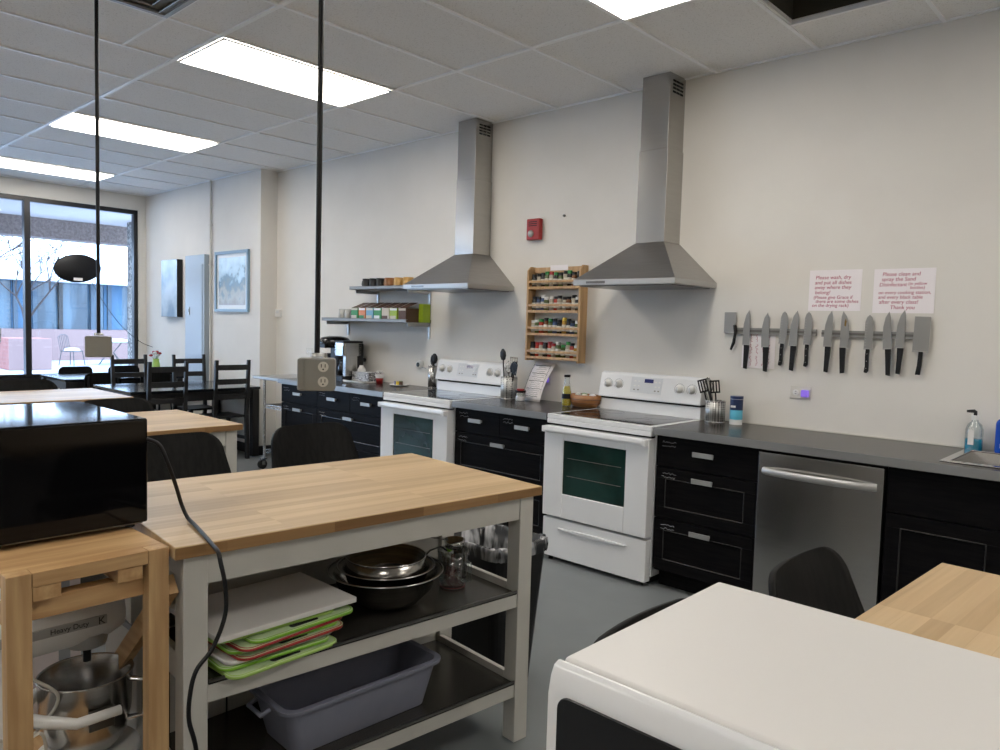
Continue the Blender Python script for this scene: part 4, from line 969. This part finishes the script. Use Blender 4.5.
# island contents
def lathe_bowl(name, x, y, z, r, h, label, mat='dsteelb', flare=.012, grp='nested steel bowls'):
    t = thing(name, label, 'bowl', (x, y, z), 0, grp)
    pr = [(r*.38, 0), (r*.62, h*.12), (r*.86, h*.5), (r*.96, h*.92), (r+flare, h), (r+flare, h+.003), (r*.95, h*.95), (r*.84, h*.5), (r*.6, h*.14), (r*.36, .003), (.001, .003)]
    MB().lathe([(.001, 0)]+pr, n=44).build('bowl_body', mat, t)
    MB().tube([((r+flare)*math.cos(2*PI*i/44), (r+flare)*math.sin(2*PI*i/44), h+.001) for i in range(44)], .0028, 6, closed=True).build('rolled_rim', 'chrome', t)
M['dsteelb'] = speckle('bowl steel', (.30, .29, .27), (.45, .44, .41), 4, .2, 1., stretch=(1, 1, 20))
bxp, byp = -1.888, 1.51
lathe_bowl('mixing_bowl', bxp, byp, .536, .175, .115, 'largest steel mixing bowl at the bottom of the nest')
lathe_bowl('mixing_bowl', bxp+.003, byp+.0, .568, .145, .098, 'middle steel mixing bowl inside the largest')
t = thing('cake_pan', 'straight-sided round steel pan on top of the bowls', 'pan', (bxp, byp, .618), 0)
MB().lathe([(.001, 0), (.118, 0), (.125, .008), (.128, .078), (.125, .078), (.121, .010), (.001, .003)], n=44).build('pan_wall', 'dsteelb', t); MB().tube([(.1285*math.cos(2*PI*i/44), .1285*math.sin(2*PI*i/44), .078) for i in range(44)], .0025, 6, closed=True).build('rolled_rim', 'chrome', t)
t = thing('sieve', 'wire sieve ring lying in the round steel pan', 'sieve', (bxp+.01, byp+.01, .626))
MB().tube([(.07*math.cos(2*PI*i/32), .07*math.sin(2*PI*i/32), .02) for i in range(32)], .003, 6, closed=True).build('ring', 'chrome', t); MB().lathe([(.07, .02), (.05, .004), (.001, .001)], n=28).build('mesh', 'dsteel', t)
t = thing('measuring_jug', 'clear measuring jug of spoons right of the steel bowls', 'jug', (-1.86, 1.785, .5355))
MB().lathe([(.001, 0), (.042, 0), (.046, .01), (.055, .13), (.052, .13), (.043, .01), (.001, .006)], n=28).build('jug_body', 'clear', t)
MB().tube([(.043*math.cos(2*PI*i/28), .043*math.sin(2*PI*i/28), .004) for i in range(28)], .0018, 6, closed=True).build('red_ring', 'darkred', t)
MB().tube([(.05, 0, .11), (.085, 0, .10), (.085, 0, .04), (.046, 0, .03)], .006, 8).build('handle', 'clear', t)
for k in range(5):
    a = k*1.25; tt = thing('measuring_spoon', 'steel measuring spoon standing in the clear jug', 'spoon', (-1.86+.015*math.cos(a), 1.785+.015*math.sin(a), .543), a, 'spoons in the measuring jug'); tt.rotation_euler = (0, .22, a)
    MB().beam((0, 0, 0), (0, 0, .10), .009, .003).build('handle', 'chrome', tt); MB().sphere((0, 0, .02), .014, 8, sy=.5).build('spoon_bowl', 'chrome', tt)
t = thing('measuring_cup', 'steel measuring cup lying across the top of the jug', 'measuring cup', (-1.86, 1.79, .671), .5)
MB().lathe([(.001, 0), (.032, 0), (.037, .03), (.035, .03), (.031, .003), (.001, .002)], n=24).build('cup_body', 'chrome', t); MB().beam((-.036, 0, .026), (-.12, 0, .03), .014, .003).build('handle', 'chrome', t)
MB().cyl((.0, 0, .004), .02, .004, 14).build('yellow_tag', 'yellow', t)
t = thing('whisk', 'small black whisk looping out of the jug towards the bowls', 'whisk', (-1.865, 1.76, .665), 0)
MB().tube([(0, 0, 0), (.0, -.03, .02), (-.01, -.07, .012), (-.015, -.10, -.012)], .003, 8).build('handle', 'black', t); MB().sphere((0, .01, .005), .012, 8).build('grip', 'green', t)
# cutting boards
boards = [('lime', -1.862, 1.055, .5362, .33, .28, 0.03, 'light green cutting board at the bottom of the pile'), ('green', -1.875, 1.05, .5485, .32, .26, -.05, 'dark green cutting board second from the bottom'), ('paper', -1.885, 1.065, .560, .33, .26, .0, 'white cutting board between the two lower boards'),
          ('red', -1.865, 1.085, .5715, .33, .26, 0.04, 'lower red cutting board'), ('green', -1.885, 1.08, .583, .33, .26, -.03, 'green cutting board between the red ones'), ('red', -1.868, 1.085, .5945, .33, .26, .08, 'upper red cutting board'),
          ('green', -1.862, 1.12, .606, .33, .25, .04, 'bright green cutting board just under the big white one'), ('lime', -1.90, 1.06, .618, .36, .27, -.04, 'thin lime cutting board under the big white one')]
def board(mt, x, y, z, L, W_, rz, lb, rim=True, th=.010):
    t = thing('cutting_board', lb, 'cutting board', (x, y, z), rz, 'stacked cutting boards')
    o = MB().prism(rrect(-W_/2, W_/2, -L/2, L/2, .03 if rim else .006), 0, th, 'z').build('board', mt if not rim or mt == 'paper' else 'whiteboard', t, .0015)
    if rim:
        p = rrect(-W_/2+.004, W_/2-.004, -L/2+.004, L/2-.004, .028); MB().tube([(q[0], q[1], th/2) for q in p], .0062, 6, closed=True).build('grip_rim', mt, t)
        MB().prism(rrect(-.01, .01, -.045, .045, .009), th-.0005, th+.0004, 'z', (W_/2-.024, 0, 0)).build('hang_slot', 'gap', t)
M['whiteboard'] = nmat('board plastic', (.50, .62, .38), .45)
for b_ in boards: board(*b_)
board('whitetop', -1.905, 1.085, .6315, .425, .305, 0, 'big white cutting board on top of the pile', False, .014)
# tub
t = thing('bus_tub', 'grey-blue plastic tub on the lower island shelf', 'tub', (-1.875, 1.36, .2155), math.radians(-3))
def ring(hx, hy, z, r): return [(p[0], p[1], z) for p in rrect(-hx, hx, -hy, hy, r)]
lev = [ring(.095, .235, .0, .03), ring(.118, .268, .135, .035), ring(.132, .284, .137, .045), ring(.134, .286, .15, .045), ring(.116, .266, .15, .035), ring(.114, .262, .135, .033), ring(.092, .232, .004, .028)]
k = len(lev[0]); m = MB(); m.add([p for l in lev for p in l], [(i*k+j, i*k+(j+1) % k, (i+1)*k+(j+1) % k, (i+1)*k+j) for i in range(len(lev)-1) for j in range(k)]+[tuple(range(k))[::-1], tuple(range((len(lev)-1)*k, len(lev)*k))])
m.build('tub_body', 'tub', t, .002)
MB().tube([(-.04, -.285, .135), (-.04, -.31, .125), (.04, -.31, .125), (.04, -.285, .135)], .007, 8).build('grip', 'tub', t); MB().tube([(-.04, .285, .135), (-.04, .305, .125), (.04, .305, .125), (.04, .285, .135)], .007, 8).build('grip', 'tub', t)
# trash bin
t = thing('trash_bin', 'dark trash bin with a clear bag behind the near island', 'trash bin', (-2.085, 2.225, 0))
lev = [ring(.15, .11, .0, .05), ring(.188, .155, .57, .06), ring(.183, .15, .57, .06), ring(.145, .105, .006, .05)]
k = len(lev[0]); m = MB(); m.add([p for l in lev for p in l], [(i*k+j, i*k+(j+1) % k, (i+1)*k+(j+1) % k, (i+1)*k+j) for i in range(3) for j in range(k)]+[tuple(range(k))[::-1], tuple(range(3*k, 4*k))])
m.build('bin_body', 'black', t)
rnd = random.Random(9); lev = []
for (hx, hy, z, r, am) in ((.194, .160, .540, .06, .003), (.196, .163, .565, .06, .004), (.192, .160, .588, .06, .006), (.180, .150, .586, .06, .006), (.170, .138, .50, .05, .016), (.145, .11, .40, .05, .02), (.10, .07, .33, .05, .02)):
    lv = []
    for p in rrect(-hx, hx, -hy, hy, r, 9): lv.append((p[0]+rnd.uniform(-am, am), p[1]+rnd.uniform(-am, am)*.5, z+rnd.uniform(-am, am)*1.2))
    lev.append(lv)
k = len(lev[0]); m = MB(); m.add([p for l in lev for p in l], [(i*k+j, i*k+(j+1) % k, (i+1)*k+(j+1) % k, (i+1)*k+j) for i in range(len(lev)-1) for j in range(k)], True)
m.build('bin_bag', 'bag', t, fixn=False)

# ------------------------------------------------------------------ wooden carts
def make_cart(label, x0, x1, y0, y1, zt=.90, full=True):
    """posts at the corners on the right (+x) face, boards between"""
    t = thing('wooden_cart', label, 'cart', ((x0+x1)/2, (y0+y1)/2, 0)); a, b = (x1-x0)/2, (y1-y0)/2
    for sx in (-1, 1):
        MB().box(sx*a-(.038 if sx > 0 else 0), sx*a+(0 if sx > 0 else .038), -b, -b+.048, 0, zt).build('post', 'pinez', t, .002)
        MB().box(sx*a-(.038 if sx > 0 else 0), sx*a+(0 if sx > 0 else .038), b-.048, b, 0, zt).build('post', 'pinez', t, .002)
    MB().box(-a+.001, a-.039, -b, b, zt-.032, zt-.0005).box(a-.039, a-.001, -b+.049, b-.049, zt-.032, zt-.0005).build('top_board', 'piney', t, .001)
    for ax in (a-.066, -a+.04): MB().box(ax, ax+.038, -b+.001, b-.001, zt-.113, zt-.066).build('side_rail', 'piney', t, .002)
    for yy in (-b+.05, b-.115): MB().box(-a+.08, a-.005, yy, yy+.056, zt-.0655, zt-.033).build('cross_block', 'pinex', t, .002)
    MB().box(-a+.039, a-.039, -b, b, .262, .30).build('lower_shelf', 'pinex', t, .001)
    MB().beam((-a+.40, b+.0135, .40), (a-.02, b+.0135, zt-.10), .024, .05).build('diagonal_brace', 'pinex', t, .001)
    return t
make_cart('pine cart under the black microwave', -2.62, -1.77, .42, .757)
make_cart('pine cart under the white microwave', -.42, .45, .18, .77, .90)
# black microwave
t = thing('microwave', 'black microwave on the pine cart at the left', 'microwave', (-2.23, .557, .9005))
MB().box(-.25, .25, -.12, .235, .012, .285).build('case', 'mw', t, .006)
d = MB().box(-.25, .25, -.165, -.123, .012, .283).build('door', 'gloss', t, .008)
MB().box(-.245, .11, -.168, -.165, .03, .265).build('door_window', 'gloss', d, .002); MB().box(.12, .24, -.168, -.165, .03, .265).build('keypad', 'black', d, .002)
for sx in (-1, 1):
    for yy in (-.1, .2): MB().cyl((sx*.22, yy, 0), .012, .012, 12).build('foot', 'rubber', t)
MB().box(.25, .2515, -.10, .22, .012, .0145).build('case_seam', 'dsteel', t)
MB().box(.2501, .2512, -.14, -.126, .02, .28).build('hinge_seam', 'gap', t)
MB().tube(smooth([(-1.985, .79, 1.13), (-1.965, .815, 1.115), (-1.955, .835, 1.06), (-1.965, .86, .995), (-1.975, .878, .945), (-1.955, .885, .913), (-1.90, .878, .9065), (-1.80, .855, .906), (-1.70, .83, .906), (-1.640, .815, .905), (-1.622, .812, .885), (-1.615, .82, .83), (-1.615, .82, .76), (-1.615, .79, .69), (-1.615, .752, .65), (-1.61, .735, .60), (-1.61, .733, .54), (-1.61, .75, .46), (-1.62, .76, .3), (-1.63, .74, .012)]), .0052, 10).xf(Matrix.Translation((2.23, -.557, -.9005))).build('power_cord', 'black', t)
# white microwave
t = thing('microwave', 'large white microwave in the right foreground', 'microwave', (-.102, .641, .9005))
MB().box(-.276, .30, -.145, .136, .012, .2695).build('case', 'whitetop', t, .004)
pr = [(-.147, .012), (-.147, .2675), (-.150, .2685), (-.156, .266), (-.160, .258), (-.163, .243), (-.164, .012)]
d = MB().prism([(p[0], p[1]) for p in pr], -.278, .302, 'x').build('door', 'whitegloss' if 'whitegloss' in M else 'enamel', t, .005)
MB().prism(rrect(-.266, .15, .03, .247, .012), -.1655, -.163, 'y').build('door_window', 'gloss', d, .001)
MB().box(.17, .29, -.166, -.163, .04, .22).build('keypad', 'panelgrey', d)
for sx in (-.24, .26):
    for yy in (-.12, .1): MB().cyl((sx, yy, 0), .012, .012, 12).build('foot', 'rubber', t)

# stand mixer
mixer = t = thing('stand_mixer', 'white bowl-lift stand mixer on the lower shelf of the pine cart', 'mixer', (-2.05, .54, .3005))
# local: +y is the front, pedestal at -y
MB().prism(rrect(-.10, .10, -.16, .02, .04), 0, .035, 'z').build('foot_plate', 'white', t, .008)
m = MB()
for i in range(33):
    pass
pl = [(.125*math.cos(a), .125+.125*math.sin(a)) for a in [2*PI*i/40 for i in range(40)]]
MB().prism(pl, 0, .022, 'z').build('base_plate', 'white', t, .008)
MB().prism([(-.15, .03), (-.03, .03), (-.045, .15), (-.05, .30), (.0, .35), (-.16, .37), (-.15, .2)], -.05, .05, 'x').build('column', 'white', t, .018)
hd = MB().lathe([(.001, -.175), (.04, -.17), (.062, -.14), (.070, -.05), (.068, .08), (.060, .17), (.045, .205), (.001, .215)], (0, 0, .375), 32, axis='y')
hd.build('motor_head', 'white', t)
MB().box(.0665, .0715, -.10, .15, .368, .392).build('trim_band', 'alu', t, .002)
text('lettering', 'Heavy Duty', .018, face_x(.0722, .02, .374), 'blackink', t)
text('lettering', 'K', .026, face_x(.0722, .128, .371), 'blackink', t)
MB().lathe([(.045, 0), (.05, .02), (.052, .035)], (0, .125, .30), 24, capb=True).build('planetary_hub', 'alu', t); MB().cyl((0, .125, .255), .010, .05, 12).build('shaft', 'black', t)
MB().cyl((.066, -.06, .355), .012, .02, 12, 'x').build('speed_knob', 'black', t)
MB().tube([(.0, -.03, .16), (.06, .0, .16), (.128, .06, .16), (.128, .16, .16)], [.016, .016, .013, .012], 10).build('bowl_arm', 'white', t)
MB().tube([(.0, -.03, .16), (-.06, .0, .16), (-.128, .06, .16), (-.128, .16, .16)], [.016, .016, .013, .012], 10).build('bowl_arm', 'white', t)
t2 = thing('mixer_bowl', 'deep stainless bowl hanging in the stand mixer', 'bowl', (-2.05, .662, .326)); t2.scale = (1, 1, .88)
MB().lathe([(.001, .0), (.055, .0), (.075, .012), (.095, .05), (.106, .11), (.110, .225), (.113, .228), (.110, .231), (.107, .225), (.103, .11), (.09, .05), (.06, .008), (.001, .006)], n=48).build('bowl_body', 'steel', t2)
MB().tube([(.062, .088, .20), (.082, .116, .195), (.082, .116, .09), (.058, .082, .08)], .009, 8).build('handle', 'chrome', t2)
MB().box(.108, .114, -.03, .03, .105, .165).build('mount_bracket', 'dsteel', t2, .002)
MB().tube(smooth([(-2.06, .46, .62), (-2.0, .52, .575), (-1.975, .575, .52), (-2.0, .55, .45), (-1.98, .50, .43), (-1.95, .46, .46), (-1.94, .42, .48), (-1.95, .44, .40), (-1.96, .53, .45), (-1.96, .545, .36), (-1.95, .54, .307)]), .004, 8).xf(Matrix.Translation((2.05, -.54, -.3005))).build('power_cord', 'ivory', mixer)
# white box behind, blue panel
t = thing('storage_box', 'white box behind the mixer on the pine cart', 'box', (-2.47, .62, .3005))
MB().box(-.11, .11, -.12, .13, 0, .44).build('carton', 'paper', t, .003); MB().box(.1101, .1115, .07, .10, .05, .43).build('blue_stripe', 'panelblue', t)
t = thing('floor_bin', 'white slatted bin standing under the near island beside the cart', 'bin', (-2.28, 1.02, 0))
MB().box(-.12, .12, -.19, .19, 0, .54).build('bin_body', 'island', t, .004); MB().box(-.124, .124, -.194, .194, .541, .56).build('lid', 'dsteel', t, .003)
for k in range(3): MB().box(.1205, .122, -.10+.09*k, -.095+.09*k, .05, .50).build('groove', 'gap', t)

# ------------------------------------------------------------------ stools
def make_stool():
    """faces -x: the backrest is on the +x side... local +x is the sitting direction"""
    t = thing('bar_stool', '', 'bar stool')
    # backrest: rounded trapezoid, bent
    m = MB(); N = 18; H0, H1 = .74, .957
    def half(z):
        s = (z-H0)/(H1-H0); w_ = .24-.035*s
        r = .085; zr = H1-r
        if z > zr: w_ = (.24-.035*((zr-H0)/(H1-H0)))-r+math.sqrt(max(r*r-(z-zr)**2, 0))
        if z < H0+.02: w_ -= .02-math.sqrt(max(.02**2-(H0+.02-z)**2, 0))
        return w_
    zs = [H0, H0+.006, H0+.02]+[H0+.02+(H1-.085-H0-.02)*i/5 for i in range(1, 6)]+[H1-.085+.085*math.sin(PI/2*i/8) for i in range(1, 9)]
    vf = []
    for z in zs:
        w_ = max(half(z), .002)
        for j in range(N+1):
            y = -w_+2*w_*j/N; x = -.19-.07*(z-H0)/(H1-H0)-.035*(1-(y/.225)**2); vf.append((x, y, z))
    k = len(zs); m.add(vf, [(i*(N+1)+j, i*(N+1)+j+1, (i+1)*(N+1)+j+1, (i+1)*(N+1)+j) for i in range(k-1) for j in range(N)], True)
    o = m.build('backrest', 'stool', t, fixn=False); s = o.modifiers.new('s', 'SOLIDIFY'); s.thickness = .014; s.offset = 0
    MB().prism(rrect(-.17, .19, -.19, .19, .06), .618, .635, 'z').build('seat', 'stool', t, .005)
    for sy in (-1, 1):
        MB().tube([(-.258, sy*.155, .80), (-.235, sy*.165, .72), (-.05, sy*.20, .40), (.20, sy*.205, .0)], .010, 8).build('leg', 'black', t)
        MB().tube([(.16, sy*.18, .61), (0, sy*.185, .36), (-.20, sy*.19, .0)], .010, 8).build('leg', 'black', t)
    MB().tube([(.11, -.205, .145), (.11, .205, .145)], .009, 8).tube([(-.15, -.19, .09), (-.15, .19, .09)], .009, 8).tube([(.02, -.203, .29), (.02, .203, .29)], .009, 8).build('footrest', 'black', t)
    return t
st = make_stool()
spots = [(-2.79, 1.975, 0, 'black bar stool behind the near island, right of the other'), (-2.84, 1.335, 0, 'black bar stool behind the near island, next to the microwave'),
         (-.375, 1.755, 0.0, 'black bar stool in front of the dishwasher'), (-.43, 1.175, 0.0, 'black bar stool mostly hidden by the white microwave'),
         (-4.36, 1.66, 0, 'black bar stool behind the second island'), (-6.0, 1.62, 0, 'black bar stool behind the third island')]
for i, (x, y, rz, lb) in enumerate(spots):
    o = st if i == 0 else copy_tree(st); o.location = (x, y, 0); o.rotation_euler = (0, 0, rz); o['label'] = lb; o['group'] = 'black bar stools at the islands'
    if i in (2, 3): o.scale = (1, 1, .965)

# ------------------------------------------------------------------ black tables and chairs
def black_table(x0, x1, y0, y1, label):
    t = thing('dining_table', label, 'table', ((x0+x1)/2, (y0+y1)/2, 0), 0, 'black dining tables'); a, b = (x1-x0)/2, (y1-y0)/2
    MB().box(-a, a, -b, b, .715, .74).build('tabletop', 'blacktop', t, .002)
    for sx in (-1, 1):
        MB().box(sx*(a-.05)-.01, sx*(a-.05)+.01, -b+.08, b-.08, .62, .714).build('apron', 'blackwood', t)
        for sy in (-1, 1): MB().box(sx*(a-.045)-.035, sx*(a-.045)+.035, sy*(b-.045)-.035, sy*(b-.045)+.035, 0, .714).build('leg', 'blackwood', t, .002)
    for sy in (-1, 1): MB().box(-a+.08, a-.08, sy*(b-.05)-.01, sy*(b-.05)+.01, .62, .714).build('apron', 'blackwood', t)
black_table(-8.17, -7.22, 2.73, 4.05, 'black dining table with the ladder-back chairs')
black_table(-9.80, -8.93, 2.70, 4.00, 'black dining table beside the window')
def ladder_chair():
    t = thing('ladder_back_chair', '', 'chair')     # local: sits facing -x, back at x=0 side
    W_ = .172
    for sy in (-1, 1):
        m = MB(); m.hexa([(-.05, sy*W_-.018, 0), (-.012, sy*W_-.018, 0), (-.012, sy*W_+.018, 0), (-.05, sy*W_+.018, 0)], [(-.075, sy*W_-.018, .46), (-.035, sy*W_-.018, .46), (-.035, sy*W_+.018, .46), (-.075, sy*W_+.018, .46)])
        m.hexa([(-.075, sy*W_-.018, .46), (-.035, sy*W_-.018, .46), (-.035, sy*W_+.018, .46), (-.075, sy*W_+.018, .46)], [(-.028, sy*W_-.016, 1.03), (.0, sy*W_-.016, 1.03), (.0, sy*W_+.016, 1.03), (-.028, sy*W_+.016, 1.03)])
        m.build('rear_post', 'blackwood', t, .003)
        MB().box(-.40, -.363, sy*.142-.018, sy*.142+.018, 0, .435).build('leg', 'blackwood', t, .002)
        MB().beam((-.37, sy*.142, .218), (-.055, sy*W_, .218), .016, .035).build('stretcher', 'blackwood', t)
    MB().box(-.42, -.05, -.163, .163, .435, .455).build('seat', 'blackwood', t, .004)
    for z in (.955, .81, .655):
        x = -.07+.055*(z-.46)/.57
        m = MB(); n = 8; vs_ = []
        for i in range(n+1):
            y = -W_+2*W_*i/n; dx = .012*(1-(y/W_)**2)
            for (u, v) in ((0, -.027), (.014, -.027), (.014, .027), (0, .027)): vs_.append((x+dx+u, y, z+v))
        m.add(vs_, [(4*i+j, 4*i+(j+1) % 4, 4*i+4+(j+1) % 4, 4*i+4+j) for i in range(n) for j in range(4)]); m.build('back_slat', 'blackwood', t)
    MB().box(-.39, -.375, -.13, .13, .34, .37).build('stretcher', 'blackwood', t)
    return t
lc = ladder_chair()
for i, (x, y, rz, lb) in enumerate(((-7.05, 3.015, 0, 'black ladder-back chair on the near side of the table, left one'), (-7.13, 3.70, 0, 'black ladder-back chair on the near side of the table, right one'),
                                    (-8.46, 3.18, PI, 'black ladder-back chair on the window side of the table, left one'), (-8.38, 3.80, PI, 'black ladder-back chair on the window side of the table, right one'))):
    o = lc if i == 0 else copy_tree(lc); o.location = (x, y, 0); o.rotation_euler = (0, 0, rz); o['label'] = lb; o['group'] = 'black ladder-back chairs'
def round_chair():
    t = thing('stacking_chair', '', 'chair')
    m = MB(); pl = rrect(-.19, .19, .60, .815, [.03, .06, .06, .03])
    m.prism(pl, -.012, 0, 'x'); m.build('backrest', 'stool', t, .003)
    MB().prism(rrect(-.42, -.03, -.20, .20, .05), .43, .455, 'z').build('seat', 'stool', t, .004)
    for sy in (-1, 1):
        MB().tube([(.012, sy*.15, .78), (.010, sy*.16, .5), (-.03, sy*.17, .43), (.03, sy*.19, 0)], .010, 8).build('leg', 'black', t)
        MB().tube([(-.36, sy*.17, .43), (-.42, sy*.19, 0)], .010, 8).build('leg', 'black', t)
    return t
rc = round_chair()
for i, (x, y, rz, lb) in enumerate(((-9.97, 3.13, PI, 'black rounded-back chair against the window, left one'), (-9.97, 3.69, PI, 'black rounded-back chair against the window, right one'),
                                    (-8.77, 3.03, 0, 'black rounded-back chair between the two tables, left one'), (-8.78, 3.62, 0, 'black rounded-back chair between the two tables, right one'))):
    o = rc if i == 0 else copy_tree(rc); o.location = (x, y, 0); o.rotation_euler = (0, 0, rz); o['label'] = lb; o['group'] = 'black rounded-back chairs'
# flowers in the corner
t = thing('flower_vase', 'yellow-green vase of red and white flowers in the window corner', 'flowers', (-9.55, 3.92, .7405))
MB().lathe([(.001, 0), (.035, 0), (.05, .04), (.045, .12), (.035, .16), (.04, .18)], n=24).build('vase', 'lime', t)
rnd = random.Random(2)
for k in range(9):
    a = k*2.4; r = .02+.03*(k % 3)/2; z = .22+.05*rnd.random()
    s_ = MB().tube([(0, 0, .1), (r*.5*math.cos(a), r*.5*math.sin(a), .17), (r*1.3*math.cos(a), r*1.3*math.sin(a), z)], .002, 5).build('stem', 'cardgreen', t)
    MB().sphere((r*1.3*math.cos(a), r*1.3*math.sin(a), z), .022, 7, sz=.7).build('blossom', ['red', 'white', 'red', 'whitetop'][k % 4], s_)
